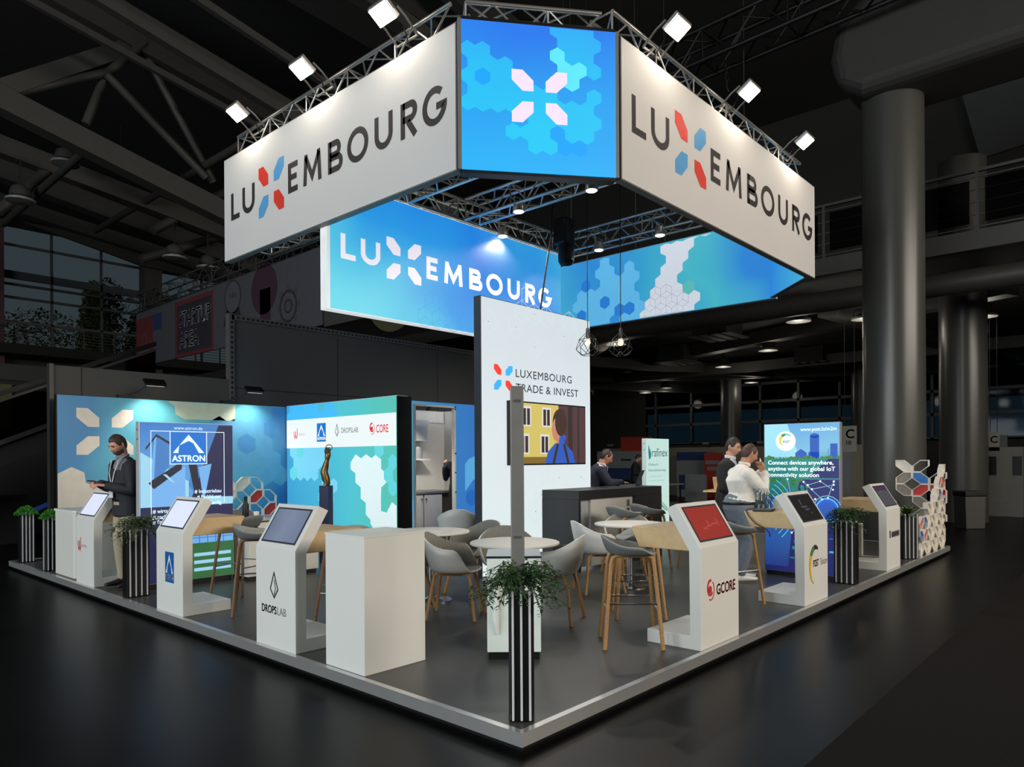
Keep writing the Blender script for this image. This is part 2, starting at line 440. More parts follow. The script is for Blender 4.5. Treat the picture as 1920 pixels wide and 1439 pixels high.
# roof steel over the left hall
def beam(name, label, p0, p1, w, h, round_=False, mm=None):
    a, b = Vector(p0), Vector(p1); d = (b - a); q = d.to_track_quat('X', 'Z').to_matrix()
    m = MB()
    if round_: m.path([p0, p1], w / 2, 12)
    else: m.obox((a + b) / 2, (d.length, w, h), q)
    o = m.build(name, mm or M_beam, smooth=40 if round_ else None); return struct(o)
for i, (a, b, w, rr) in enumerate([((.6, 16, 9.6), (6.6, 16, 8.15), .42, 0), ((.7, 16, 9.3), (4.2, 16, 12.0), .3, 0), ((4.09, 16, 11.88), (5.89, 16, 9.0), .2, 1),
        ((3.24, 15.8, 10.76), (5.6, 15.8, 9.0), .2, 1), ((3.24, 15.8, 10.76), (4.09, 15.8, 11.88), .2, 1), ((1.5, 16, 9.75), (3.24, 15.9, 10.82), .2, 1),
        ((3.24, 16, 10.7), (2.84, 16, 9.5), .2, 1), ((1.9, 16, 12.3), (4.15, 16, 11.9), .5, 0), ((4.15, 16, 11.9), (8.4, 16, 11.2), .5, 0),
        ((1.2, 20, 10.05), (8.6, 20, 9.0), .4, 0), ((0, 12, 10.6), (6, 12, 9.4), .2, 0), ((1, 13.4, 11.4), (8, 13.4, 10.2), .16, 0), ((.5, 14.5, 11.2), (8, 14.5, 9.9), .12, 0),
        ((2.0, 20, 8.2), (3.75, 20, 10.4), .28, 1), ((5.9, 20, 8.6), (8.2, 20, 10.4), .28, 1), ((6.3, 22, 8.2), (9.5, 22, 9.8), .3, 1),
        ((1.5, 24, 10.9), (12, 24, 9.2), .5, 0), ((1.5, 28, 11.2), (14, 28, 9.6), .4, 0), ((3.0, 24, 9.0), (3.0, 16, 9.1), .2, 1), ((5.6, 24, 9.4), (5.6, 14, 9.3), .2, 1),
        ((0, 9, 11.4), (9, 9, 10.4), .3, 0), ((1.5, 10.5, 10.4), (9, 10.5, 9.0), .12, 0)]):
    beam('roof_beam', '', a, b, w, w * 1.2, rr)
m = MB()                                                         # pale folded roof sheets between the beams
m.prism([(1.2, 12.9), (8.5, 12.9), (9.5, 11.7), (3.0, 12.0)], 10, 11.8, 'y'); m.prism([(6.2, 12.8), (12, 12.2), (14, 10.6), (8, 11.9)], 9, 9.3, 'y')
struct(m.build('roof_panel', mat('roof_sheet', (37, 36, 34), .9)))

# ceiling lamps: one built, the rest copies
lt = thing('hall_lamp', 'unlit two tier hall lamp, topmost under the left roof steel', 'ceiling lamp', (6.67, 18, 13.0), 0, 'unlit hall lamps')
M_lampw = mat('lamp_glass', (117, 117, 114), .4); M_lampg = mat('lamp_body', (55, 55, 53), .5)
MB().lathe([(.05, 0), (.2, -.1), (.24, -.25), (.2, -.3)], (0, 0, 0)).build('lamp_housing', M_lampg, lt, smooth=50)
MB().lathe([(.15, -.3), (.32, -.38), (.32, -.43), (.05, -.45)], (0, 0, 0)).build('lamp_shade', M_lampw, lt, smooth=50)
MB().path([(0, 0, -.05), (0, 0, .6)], .02, 6).build('hanger', M_black, lt)
for p, lb in (((2.99, 18, 9.6), 'unlit hall lamp under the lower left roof beam, left of its twin'), ((4.31, 18, 10.0), 'unlit hall lamp hanging free above the white LUXEMBOURG banner\'s left'),
              ((2.02, 18, 8.4), 'unlit hall lamp at the upper left corner of the glass wall'), ((5.71, 18, 7.75), 'unlit hall lamp left one of a close pair by the glass wall'),
              ((6.75, 18.2, 7.7), 'unlit hall lamp right one of a close pair by the glass wall')):
    dup(lt, p, 0, lb)

# second level and low ceiling on the right
o = MB().box(14.6, -30, 5.95, 60, 40, 6.26).build('ceiling_low', M_dark); struct(o)
o = MB().box(14.5, -30, 5.9, 14.6, 40, 6.3).build('trim_1', mat('slab_edge', (62, 62, 60), .7)); struct(o)
br = railing('balcony_railing', 'grey steel balcony railing with bar infill above the right columns', (14.72, -6.0, 6.26), 1, 12, 1.55, 1.3, 5)
m = MB()
for i in range(12): m.box(14.70, -6 + i * 1.55 + .14, 6.5, 14.72, -6 + (i + 1) * 1.55 - .14, 7.4)
m.build('glass_infill', glassmat('rail_glass', (150, 152, 150), .5), br, loc=(-14.72, 6.0, -6.26))
o = MB().box(22, -30, 6.26, 22.3, 40, 13.4).build('wall_gallery', mat('gallery_wall', (34, 33, 30), .8)); struct(o)
o = MB().prism([(1.83, 12.99), (-1.5, 13.2), (-1.5, 10.6), (1.24, 10.34)], 21.85, 21.98, 'x').build('window_gallery', mat('gallery_panel', (56, 58, 59), .6)); struct(o)
for i, (x, y, nm) in enumerate(((11.72, 1.06, 'column_front'), (17.7, .99, 'column_back'), (31.5, 7.2, 'column_third'), (31.5, 13.5, 'column_fourth'))):
    m = MB().lathe([(.52, 0), (.52, 8.9 if i < 2 else 5.95)], (x, y, 0), 40)
    o = m.build(nm, mat('column_plaster', (66, 66, 62), .3, var=.02, vscale=.8, spec=.4), smooth=60); struct(o)
m = MB().prism([(-30, 8.2), (1.4, 8.2), (1.85, 8.5), (1.95, 9.0), (1.85, 9.6), (1.3, 10.1), (-30, 10.1)], 10.9, 12.5, 'x')
o = m.build('ceiling_beam_big', mat('beam_plaster', (45, 44, 41), .7), bevel=.25, seg=4); struct(o)
m = MB().path([(15.4, -20, 5.45), (15.4, 9.0, 5.45), (15.4, 10.8, 5.35)], .26, 16).path([(15.8, 10.5, 5.3), (19, 14, 5.3)], .3, 14)
tag(m.build('ventilation_duct', mat('duct_grey', (59, 58, 54), .5), smooth=50), 'long round ventilation duct under the right balcony edge', 'duct')
for a, b, w in (((18, 0, 5.7), (26, 20, 5.7), .5), ((20, -4, 5.6), (34, -4, 5.6), .5), ((16.5, 16, 5.5), (34, 9, 5.5), .35), ((24, 20, 5.5), (34, 4, 5.5), .35), ((20, 22, 5.3), (34, 15, 5.3), .4),
                ((17, 4, 5.6), (34, 2, 5.6), .5), ((26, -8, 5.4), (26, 24, 5.4), .4), ((18.8, 14, 5.2), (29, 20.5, 5.2), .5)):
    beam('ceiling_duct', '', a, b, w, .4)
LBL = ['nearest flat lamp disc under the low right ceiling, left of the front column', 'flat lamp disc beside the front column\'s upper left', 'lamp disc in the middle of the low dark ceiling',
       'lamp behind the dim pendant right of the white tower', 'farther lamp of a pair above the far windows', 'left lamp of the pair above the far windows', 'lamp above the right far window', 'lamp disc right of the back column',
       'dim lamp disc left of the ceiling vent row']
for p, lb in zip(((16.6, 4.6, 5.7), (17.5, 3.2, 5.7), (24.27, 10.44, 5.7), (15.91, 10.0, 5.6), (30.4, 16.6, 5.7), (31, 18.2, 5.6), (31, 12.2, 5.7), (19.38, .8, 5.7), (21.2, 7.33, 5.7)), LBL):
    ld = dup(lt, p, 0, lb)
    d = bpy.data.lights.new('lamp_fill', 'POINT'); d.energy = 26; d.color = (1, .93, .8); d.shadow_soft_size = .25  # point light added below each disc to brighten the dark low ceiling
    o = bpy.data.objects.new('lamp_fill', d); COL.objects.link(o); o.parent = ld; o.location = (0, 0, -.75)
vt = thing('ceiling_vent', 'square ceiling vent nearest to the blue hanging wall', 'vent', (17.49, 7.38, 5.3), 0, 'square ceiling vents')
MB().box(-.55, -.55, 0, .55, .55, .6).build('vent_box', M_dark, vt)
m = MB()
for k in range(4): m.box(-.7 + k * .02, -.7 + k * .36, -.03, .7, -.7 + k * .36 + .24, 0)
m.build('grille', mat('vent_grille', (75, 75, 72), .5), vt)
for p, lb in zip(((21.89, 11.18, 5.3), (25.98, 7.48, 5.3), (25.91, 14.94, 5.3)), ('square ceiling vent above the far lamp pair', 'square ceiling vent left of the front column', 'farthest square ceiling vent near the white tower')):
    dup(vt, p, 0, lb)
# far window wall and booths below the low ceiling
m = MB(); y0, y1 = -6, 20
for y in (-4, -2.2, 1.0, 3.0, 5.0, 7.0, 9, 11, 13, 15, 17, 19.3): m.box(33.9, y - .06, 2.4, 34.1, y + .06, 5.6)
for z in (2.4, 3.5, 4.55, 5.5): m.box(33.9, y0, z - .07, 34.05, 20, z + .07)
fr = m.build('window_2', mat('mullion_pale', (66, 69, 70), .5)); struct(fr)
g = MB().box(34.0, y0, 2.4, 34.02, 20, 5.6).build('glass', glassmat('window_glass_blue', (120, 146, 160), .5), fr); struct(g)
o = MB().box(33.9, y0, 0, 34.2, 20, 2.4).build('wall_far_right', M_wallg); struct(o)
o = MB().box(33.9, 20, 0, 34.2, 40, 5.95).build('wall_far_right_end', M_wallg); struct(o)
o = MB().box(33.9, -30, 0, 34.2, -6, 5.95).build('wall_far_right_side', M_wallg); struct(o)

# neighbouring booths seen around and behind the stand
M_nb = mat('booth_panel_grey', (74, 72, 68), .75, var=.02, vscale=1); M_nb2 = mat('booth_panel_dark', (69, 69, 69), .75, var=.02, vscale=1)
M_gap = mat('panel_joint', (40, 40, 38), .8)
t = thing('partition_wall', 'low grey neighbour wall rising behind the teal star wall', 'wall panel', (.6, 10.42, 0))
MB().box(0, 0, 0, 3.0, .1, 3.15).build('wall_panel', M_nb, t); MB().box(-.03, -.02, 0, .03, .12, 3.17).build('end_post', M_rail, t)
MB().box(.42, -.004, 0, .435, 0, 3.15).build('joint', M_gap, t)
t = thing('partition_wall', 'tall dark grey neighbour wall with a perforated edge post', 'wall panel', (3.57, 10.42, 0))
MB().box(0, 0, 0, 6.6, .1, 4.3).build('wall_panel', M_nb2, t)
m = MB()
for z in (2.98,): m.box(0, -.004, z, 6.6, 0, z + .02)
for x in (2.35, 5.2): m.box(x, -.004, 0, x + .015, 0, 4.2)
m.build('joint', M_gap, t)
m = MB().box(-.05, -.03, 0, .05, .12, 4.4).box(0, -.03, 4.28, 6.6, .12, 4.38); m.build('edge_post', mat('perforated_post', (80, 80, 78), .5), t)
m = MB()
for k in range(40): m.box(-.02, -.034, .5 + k * .095, .02, -.03, .5 + k * .095 + .05)
for k in range(64): m.box(.1 + k * .1, -.034, 4.31, .15 + k * .1, -.03, 4.35)
m.build('post_holes', M_black, t)
# arm spotlights standing on the star wall
def arm_lamp(x, label):
    t = thing('arm_spotlight', label, 'lamp', (x, 10.05, 2.66), 0, 'arm spotlights on the star wall')
    MB().path([(-.22, .05, .03), (-.05, -.05, .1), (.08, -.3, .22)], .014, 8).build('arm', M_black, t, smooth=50)
    MB().box(-.3, -.03, 0, -.05, .08, .05).build('clamp', M_black, t)
    q = Matrix.Rotation(R(38), 3, 'X')
    MB().obox((.14, -.36, .25), (.34, .16, .045), q).build('lamp_head', M_black, t, bevel=.01)
    MB().obox((.14, -.345, .225), (.28, .11, .012), q).build('lamp_lens', em('arm_lens', (255, 240, 215), 1.5), t)
    s = spot('arm_beam', (x + .14, 9.62, 2.82), (x + .2, 10.0, 1.7), ARM_W, 110, .8, NEUT, .06)
    s.parent = t; s.location = (.14, -.43, .16)
arm_lamp(1.75, 'black arm spotlight on the star wall near the white star'); arm_lamp(3.5, 'black arm spotlight on the star wall near its right end')
# escalator and dark structures at the far left
t = thing('escalator', 'dim escalator rising at the left edge behind the stand', 'escalator', (-6, 13, 0))
def para(x0, z0, x1, z1, h, ya, yb): return MB().prism([(x0, z0), (x1, z1), (x1, z1 + h), (x0, z0 + h)], ya, yb, 'y')
para(0, -1.4, 9.2, 2.75, .5, 0, 1.6).build('truss_body', M_dark, t)
para(0, -.9, 9.2, 3.24, .7, -.02, 0).build('glass_side', glassmat('escalator_glass', (120, 126, 110), .4), t)
para(0, -.12, 9.2, 4.02, .1, -.06, .06).build('handrail', M_black, t); para(0, -.22, 9.2, 3.92, .05, -.05, .05).build('handrail_guide', M_rail, t)
para(0, -1.0, 9.2, 3.14, .09, -.06, .02).build('skirt_strip', M_rail, t)
para(6.3, .75, 8.0, 1.5, .06, -2.3, -2.2).build('blue_strip', em('blue_strip', (30, 60, 130), .25), t)
t = thing('machine_cover', 'dark cladding wall under the escalator', 'cladding', (-6, 16, 0))
MB().box(0, 0, 0, 14, .2, 3.4).build('cladding', M_dark, t); MB().box(0, -.03, 3.4, 14, .2, 3.75).build('ledge', M_wallg, t)
MB().box(5, -.05, 2.3, 7.35, -.02, 3.3).build('backlit_panel', mat('olive_panel', (74, 72, 40), .7, var=.3, vscale=8), t)
t = thing('low_barrier', 'low dark barrier with a pale rail at the left edge', 'barrier', (-3, 14.2, 0))
MB().box(0, 0, 0, 4.2, .08, .9).build('barrier_board', M_dark, t); MB().box(0, -.03, .9, 4.2, .1, .96).build('rail', M_rail, t)

# lattice truss: four chords and one lattice
def truss(name, label, p0, p1, sz, mm, tilt=0, group=None, rc=.024, rl=.011, step=None, seed=0, cat='truss'):
    a, b = Vector(p0), Vector(p1); d = b - a; n = d.normalized()
    t = thing(name, label, cat, p0, 0, group)
    side = n.cross(Vector((0, 0, 1))).normalized(); up = side.cross(n).normalized(); h = sz / 2
    cs = [side * (i * h) + up * (j * h) for i, j in ((-1, -1), (1, -1), (1, 1), (-1, 1))]
    for c in cs: MB().path([c, c + d], rc, 10).build('chord', mm, t, smooth=50)
    k = max(2, round(d.length / (step or sz))); mm_ = MB()
    for f in range(4):
        c0, c1 = cs[f], cs[(f + 1) % 4]
        for i in range(k):
            q0, q1 = d * (i / k), d * ((i + 1) / k)
            u, v = (c0, c1) if i % 2 == 0 else (c1, c0)
            mm_.path([u + q0, v + q1], rl, 6)
            if i % 3 == 0: mm_.path([c0 + q0, c1 + q0], rl, 6)
    mm_.build('lattice', mm, t, smooth=60)
    return t
t = truss('lighting_truss', 'grey far truss carrying the STARTUP AREA banner', (6, 21.8, 6.55), (6, 8.5, 6.6), .45, mat('truss_grey', (80, 80, 80), .4, .5), step=.5)
t = truss('lighting_truss', 'black ceiling truss crossing the upper right', (10.2, 5.6, 9.6), (10.2, -6.5, 9.9), .62, M_black, rc=.045, rl=.022, step=.55)
t = thing('chain_hook', 'dark chain and hook hanging from the black ceiling truss', 'chain', (10.2, 3.6, 9.3))
m = MB()
for k in range(3): m.path([(.035 * math.cos(q), 0, -.1 - .12 * k + .06 * math.sin(q)) if k % 2 else (0, .035 * math.cos(q), -.1 - .12 * k + .06 * math.sin(q)) for q in [i * .7854 for i in range(8)]], .012, 6, closed=True)
m.build('chain', M_black, t); MB().path([(0, 0, -.36), (0, 0, -.5), (.05, 0, -.56), (.08, 0, -.5)], .018, 8).build('hook', M_black, t)
t = thing('hall_banner', 'hanging STARTUP AREA banner with red and black blocks', 'banner', (6, 21.6, 4.6), R(-90))
m = MB()                                                         # local x runs towards the viewer's right
m.box(0, 0, 0, 10.5, .05, 1.75)
m.build('banner_cloth', mat('banner_grey', (67, 67, 74), .8), t)
m = MB(); y = -.004
m.rect(0, .0, 1.3, 1.5, y, 0); m.rect(1.3, 1.0, 1.95, 1.5, y, 1); m.rect(2.9, 0, 5.3, 1.62, y - .001, 0); m.rect(3.05, .1, 5.2, 1.5, y - .002, 2)
m.text('STARTUP', 3.2, .86, .44, y - .003, 3, .02, w=1.95); m.text('AREA', 3.2, .26, .44, y - .003, 3, .02, w=1.25)
m.stroke(arc(.66, .8, .16, .2, 0, 360), .03, y - .001, 4); m.rect(.25, .42, 1.05, .47, y - .001, 4)
m.disc(8.0, 1.2, .62, y, 5); m.rect(7.8, .3, 8.3, 1.2, y, 5)
m.disc(6.4, 1.25, .45, y, 6); m.disc(6.4, 1.25, .4, y - .001, 4)
for dx in (-.12, 0, .12): m.rect(6.4 + dx, 1.22, 6.44 + dx, 1.36, y - .002, 2)
m.poly([(5.9, .55), (6.9, .55), (6.75, .95), (6.05, .95)], y, 2)
for i in range(8):
    c, s_ = math.cos(i * .785), math.sin(i * .785); m.stroke([(9.1 + .34 * c, .62 + .34 * s_), (9.1 + .5 * c, .62 + .5 * s_)], .16, y, 7)
m.stroke(arc(9.1, .62, .36, .36, 0, 360), .06, y - .001, 2); m.stroke(arc(9.1, .62, .15, .15, 0, 360), .05, y - .001, 2)
m.build('banner_print', [mat('banner_red', (90, 29, 35), .8), mat('banner_blue', (24, 45, 80), .8), mat('banner_black', (34, 30, 40), .8), mat('banner_white', (190, 190, 194), .8),
        mat('banner_pale', (75, 74, 80), .8), mat('banner_plum', (53, 26, 42), .8), mat('banner_ring', (40, 40, 46), .8), mat('banner_mid', (59, 59, 62), .8)], t)
t = thing('hall_banner', 'hanging banner with violet and olive blobs, right of STARTUP AREA', 'banner', (6.02, 11.05, 4.55), R(-90))
MB().box(0, 0, 0, 4.2, .05, 1.8).build('banner_cloth', mat('banner_grey2', (54, 53, 50), .8), t)
m = MB(); m.disc(1.2, 1.5, .8, -.004, 0); m.disc(2.4, .5, .9, -.004, 1); m.disc(3.1, 1.3, .5, -.005, 2); m.rect(1.0, .9, 1.2, 1.5, -.005, 2); m.disc(3.2, .7, .28, -.006, 2)
m.build('banner_print', [mat('blob_violet', (44, 38, 62), .8), mat('blob_olive', (64, 60, 36), .8), mat('blob_dark', (34, 32, 30), .8)], t)

# small booths far behind on the right
def booth(name, label, x, y0, y1, h, mats, draw, cat='booth wall'):
    t = thing(name, label, cat, (x, y1, 0), R(-90))
    MB().box(0, 0, 0, y1 - y0, .15, h).build('wall_panel', mats[0], t)
    if draw:
        m = MB(); draw(m); m.build('print', mats, t)
    return t
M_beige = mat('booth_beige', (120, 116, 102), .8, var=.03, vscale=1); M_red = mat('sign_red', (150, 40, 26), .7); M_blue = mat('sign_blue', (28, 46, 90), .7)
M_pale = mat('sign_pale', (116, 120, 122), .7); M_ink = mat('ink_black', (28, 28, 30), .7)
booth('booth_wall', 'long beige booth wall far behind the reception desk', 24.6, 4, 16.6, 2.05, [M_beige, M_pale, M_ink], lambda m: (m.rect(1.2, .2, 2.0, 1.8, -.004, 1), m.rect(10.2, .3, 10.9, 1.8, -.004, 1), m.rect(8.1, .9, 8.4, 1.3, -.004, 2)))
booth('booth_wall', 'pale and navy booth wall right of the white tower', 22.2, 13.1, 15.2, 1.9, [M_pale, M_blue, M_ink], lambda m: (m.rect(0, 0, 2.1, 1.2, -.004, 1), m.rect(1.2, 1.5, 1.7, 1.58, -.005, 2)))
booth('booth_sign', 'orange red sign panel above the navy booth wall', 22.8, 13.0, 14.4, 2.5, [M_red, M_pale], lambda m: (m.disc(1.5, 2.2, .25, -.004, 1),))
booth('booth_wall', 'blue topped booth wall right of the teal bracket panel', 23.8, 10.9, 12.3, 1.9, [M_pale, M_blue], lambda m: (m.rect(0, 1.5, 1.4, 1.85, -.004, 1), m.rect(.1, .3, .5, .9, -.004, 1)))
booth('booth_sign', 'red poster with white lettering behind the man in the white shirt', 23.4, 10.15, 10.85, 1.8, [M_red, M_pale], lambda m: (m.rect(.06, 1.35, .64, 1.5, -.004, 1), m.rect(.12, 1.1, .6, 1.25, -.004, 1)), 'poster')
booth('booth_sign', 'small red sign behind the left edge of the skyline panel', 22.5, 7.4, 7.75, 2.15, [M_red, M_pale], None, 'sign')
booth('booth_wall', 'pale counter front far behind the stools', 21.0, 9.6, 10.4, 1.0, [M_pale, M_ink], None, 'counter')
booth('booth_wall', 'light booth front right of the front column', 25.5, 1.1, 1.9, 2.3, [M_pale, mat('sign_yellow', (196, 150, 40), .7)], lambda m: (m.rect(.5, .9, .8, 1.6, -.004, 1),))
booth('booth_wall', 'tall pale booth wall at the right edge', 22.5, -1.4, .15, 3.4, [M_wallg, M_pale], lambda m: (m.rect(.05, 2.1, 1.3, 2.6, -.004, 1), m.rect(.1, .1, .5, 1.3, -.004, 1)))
def hang_sign(x, y, z, w, h, label, lines):
    t = thing('hanging_sign', label, 'sign', (x, y, z), R(-90))
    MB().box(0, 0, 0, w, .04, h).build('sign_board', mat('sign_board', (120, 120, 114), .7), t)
    m = MB()
    for txt, tx, tz, th in lines: m.text(txt, tx, tz, th, -.003, 0, .02)
    m.build('lettering', M_ink, t)
    for dx in (.05, w - .05): MB().path([(dx, .02, h), (dx, .02, h + 3.2)], .008, 5).build('wire', M_black, t)
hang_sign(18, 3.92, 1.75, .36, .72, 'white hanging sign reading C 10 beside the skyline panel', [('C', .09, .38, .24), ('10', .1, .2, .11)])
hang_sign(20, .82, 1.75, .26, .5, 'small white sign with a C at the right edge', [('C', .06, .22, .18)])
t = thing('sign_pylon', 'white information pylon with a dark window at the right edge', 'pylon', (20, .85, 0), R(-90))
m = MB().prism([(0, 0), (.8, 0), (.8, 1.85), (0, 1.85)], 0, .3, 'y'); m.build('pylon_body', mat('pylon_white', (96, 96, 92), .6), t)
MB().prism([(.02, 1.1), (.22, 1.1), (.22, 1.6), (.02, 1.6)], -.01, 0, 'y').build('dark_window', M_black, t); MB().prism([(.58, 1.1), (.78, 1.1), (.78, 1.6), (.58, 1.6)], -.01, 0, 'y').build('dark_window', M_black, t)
t = thing('waste_bin', 'grey waste bin with a dark lid before the back column', 'bin', (15.8, .55, 0), R(-45))
MB().prism([(-.22, 0), (.22, 0), (.24, .72), (-.24, .72)], -.2, .2, 'y').build('bin_body', mat('bin_grey', (60, 60, 57), .6), t, bevel=.02); MB().box(-.25, -.22, .72, .25, .22, .84).build('lid', M_black, t, bevel=.02)
# office chairs and tables of the neighbours, dark and distant
def far_table(x, y, label):
    t = thing('meeting_table', label, 'table', (x, y, 0))
    MB().box(-.6, -.4, .7, .6, .4, .74).build('table_top', M_pale, t)
    for a in (-.5, .5):
        for b in (-.3, .3): MB().box(a - .02, b - .02, 0, a + .02, b + .02, .7).build('leg', M_black, t)
far_table(16.6, 4.4, 'dim table left of the front column'); far_table(18.5, 9.8, 'dim table far behind the bar stools')
ct = thing('visitor_chair', 'black visitor chair left of the front column', 'chair', (15.6, 4.3, 0), .4)
MB().box(-.22, -.22, .42, .22, .22, .47).build('seat', M_black, ct, bevel=.02); MB().box(-.22, .2, .5, .22, .24, .9).build('backrest', M_black, ct, bevel=.02)
for a in (-.2, .2):
    for b in (-.2, .2): MB().path([(a, b, 0), (a * .9, b * .9, .42)], .012, 6).build('leg', M_chrome, ct)
dup(ct, (17.4, 4.9, 0), 2.0, 'black visitor chair behind the dim table by the column'); dup(ct, (17.2, 10.2, 0), 1.0, 'black visitor chair far behind the bar stools')
for x, y, lb in ((24.55, 15.9, 'leftmost clip lamp on the beige booth wall'), (24.55, 13.6, 'clip lamp on the beige booth wall above the teal bracket panel'), (24.55, 11.2, 'clip lamp on the beige wall above the red poster'), (24.55, 8.9, 'rightmost clip lamp on the beige booth wall')):
    t = thing('clip_lamp', lb, 'lamp', (x, y, 2.1), 0, 'clip lamps on the beige wall')
    MB().path([(0, 0, -.06), (-.1, 0, .1), (-.3, 0, .12)], .02, 6).build('arm', M_rail, t); MB().box(-.42, -.1, .06, -.24, .1, .14).build('lamp_head', M_lampw, t)

# ================================================================ THE STAND
rnd = random.Random(11)
M_deck = mat('deck_lino', (66, 66, 64), .4, var=.12, vscale=2.0, spec=.45)
M_edge = mat('edge_trim', (214, 214, 212), .3, .75, var=.03)
t = thing('exhibition_platform', 'raised dark grey platform with a pale metal edge carrying the whole stand', 'platform', (0, 0, 0))
LX, LY = 10.83, 10.32
MB().box(.045, .045, .05, LX - .045, LY - .045, PT).build('deck', M_deck, t)
m = MB().box(0, 0, .045, LX, .045, PT + .002).box(0, .045, .045, .045, LY, PT + .002).box(LX - .045, .045, .045, LX, LY, PT + .002).box(.045, LY - .045, .045, LX - .045, LY, PT + .002)
m.build('edge_trim', M_edge, t)
m = MB().box(.05, .05, 0, LX - .05, .08, .05).box(.05, .08, 0, .08, LY - .05, .05).box(LX - .08, .08, 0, LX - .05, LY - .05, .05).box(.08, LY - .08, 0, LX - .08, LY - .05, .05)
m.build('skirt', M_black, t)

# colours of the printed motif
C_let = mat('letter_charcoal', (44, 38, 40), .6); C_red = mat('mark_red', (222, 54, 40), .55); C_blu = mat('mark_blue', (84, 158, 214), .55)
E_wht = em('lit_white', (226, 222, 234)); E_pinkw = em('lit_pink_white', (222, 204, 236))
M_frame = mat('sign_frame', (120, 120, 118), .5, .4)

# ---- hanging ring: two white banners, LED wall, two lit walls at the back
M_ban = mat('banner_fabric', (208, 206, 204), .75, var=.01, vscale=2)
def banner(label, loc, rz, length, wx, c, kx):
    t = thing('hanging_banner', label, 'banner', loc, rz)
    MB().box(0, 0, 0, length, .09, 1.485).build('frame', M_frame, t)
    MB().box(.012, -.004, .012, length - .012, 0, 1.473).build('fabric', M_ban, t)
    m = MB(); wordmark(m, wx, .555, c, -.006, 0, (1, 2, 2, 1), .19, kx); m.build('lettering', [C_let, C_red, C_blu], t)
banner('white hanging banner reading LUXEMBOURG, left of the bright screen', (2.02, 7.5, 4.5), R(-90), 4.9, .22, .385, .888)
banner('white hanging banner reading LUXEMBOURG, right of the bright screen', (3.331, 1.525, 4.5), 0, 5.625, .2, .405, .985)

lw = 1.585; la = math.atan2(1.538 - 2.536, 3.257 - 2.025)
t = thing('led_screen', 'square bright blue hanging screen with the white X mark', 'screen', (2.025, 2.536, 4.5), la)
MB().box(-.0, .012, -.03, lw, .14, 1.53).build('cabinet', M_black, t)
for x_ in (-.035, lw): MB().box(x_, .0, -.0, x_ + .035, .05, 1.50).build('corner_post', M_frame, t)
m = MB().box(0, 0, 0, lw, .012, 1.49); m.build('screen_panel', grad('led_gradient', [(0, (22, 176, 246)), (.45, (14, 160, 240)), (1, (20, 116, 236))], (0, 0, 1), 0, 1.49, .28, .9, 1.0), t)
m = MB(); r = .088; cl = (0, .01, lw, 1.48)
E_c1 = grad('led_cyan', [(0, (10, 206, 246)), (.6, (16, 190, 244)), (1, (30, 170, 244))], (0, 0, 1), 0, 1.49, .3, 1.5, 1.0); E_c2 = em('led_pale', (84, 208, 246)); E_c3 = em('led_mid', (16, 148, 232))
m.hexes([(q, w) for q, w in ((0, 8), (1, 8), (0, 7), (1, 7), (2, 7), (0, 6), (1, 6), (3, 6), (0, 5), (1, 5), (2, 5), (3, 5), (0, 4), (1, 4), (2, 4), (3, 4), (4, 5), (4, 4), (5, 4), (2, 6), (6, 9), (7, 9), (8, 9), (6, 8), (7, 8), (8, 8), (7, 7), (8, 7), (7, 10), (8, 10), (6, 10),
    (4, 3), (5, 3), (6, 3), (3, 3), (7, 3), (8, 3), (7, 4), (8, 4), (8, 2), (7, 2), (4, 2), (5, 2), (4, 1), (5, 1), (3, 2), (8, 5), (5, 5), (6, 4))], r, .06, .14, -.001, 0, cl)
m.hexes([(7, 7), (6, 7), (7, 6), (6, 6), (6, 8)], r, .06, .14, -.002, 1, cl); m.hexes([(1, 6), (3, 3), (6, 1), (7, 1), (6, 2)], r, .06, .14, -.002, 2, cl)
m.build('hexagon_print', [E_c1, E_c2, E_c3], t)
m = MB(); star(m, .505, .50, .57, .53, -.004, (0, 0, 0, 0)); m.build('logo', E_pinkw, t)

# lit wall with LUXEMBOURG behind the white tower
t = thing('hanging_light_wall', 'blue backlit hanging wall reading LUXEMBOURG above the store room', 'light box', (2.10, 5.00, 3.485))
lx = 4.64
MB().box(0, .002, 0, lx, .15, 1.615).build('frame', mat('frame_white_lit', (226, 232, 234), .4, emit=.75), t)
g = [(0, (100, 214, 232)), (.25, (78, 190, 228)), (.45, (40, 150, 226)), (.7, (30, 128, 222)), (1, (60, 168, 214))]
MB().box(.041, -.003, .012, lx, .002, 1.603).build('fabric', grad('lightwall_gradient', g, (.19, 0, .36), 0, 1.45, .30, .65, 1.0), t)
m = MB(); E_ln = em('line_blue', (34, 120, 196))
m.hexlines([(6, 0), (7, 0), (8, 0), (6, 1), (7, 1), (9, 0), (14, 3), (15, 3), (15, 4), (16, 4), (16, 5), (15, 5)], (.152), 0, .12, -.0045, 0, .0035, True, 0)
m.build('hexagon_print', E_ln, t)
m = MB(); wordmark(m, .192, .659, .315, -.006, 0, (0, 0, 0, 0), .225); m.build('lettering', E_wht, t)

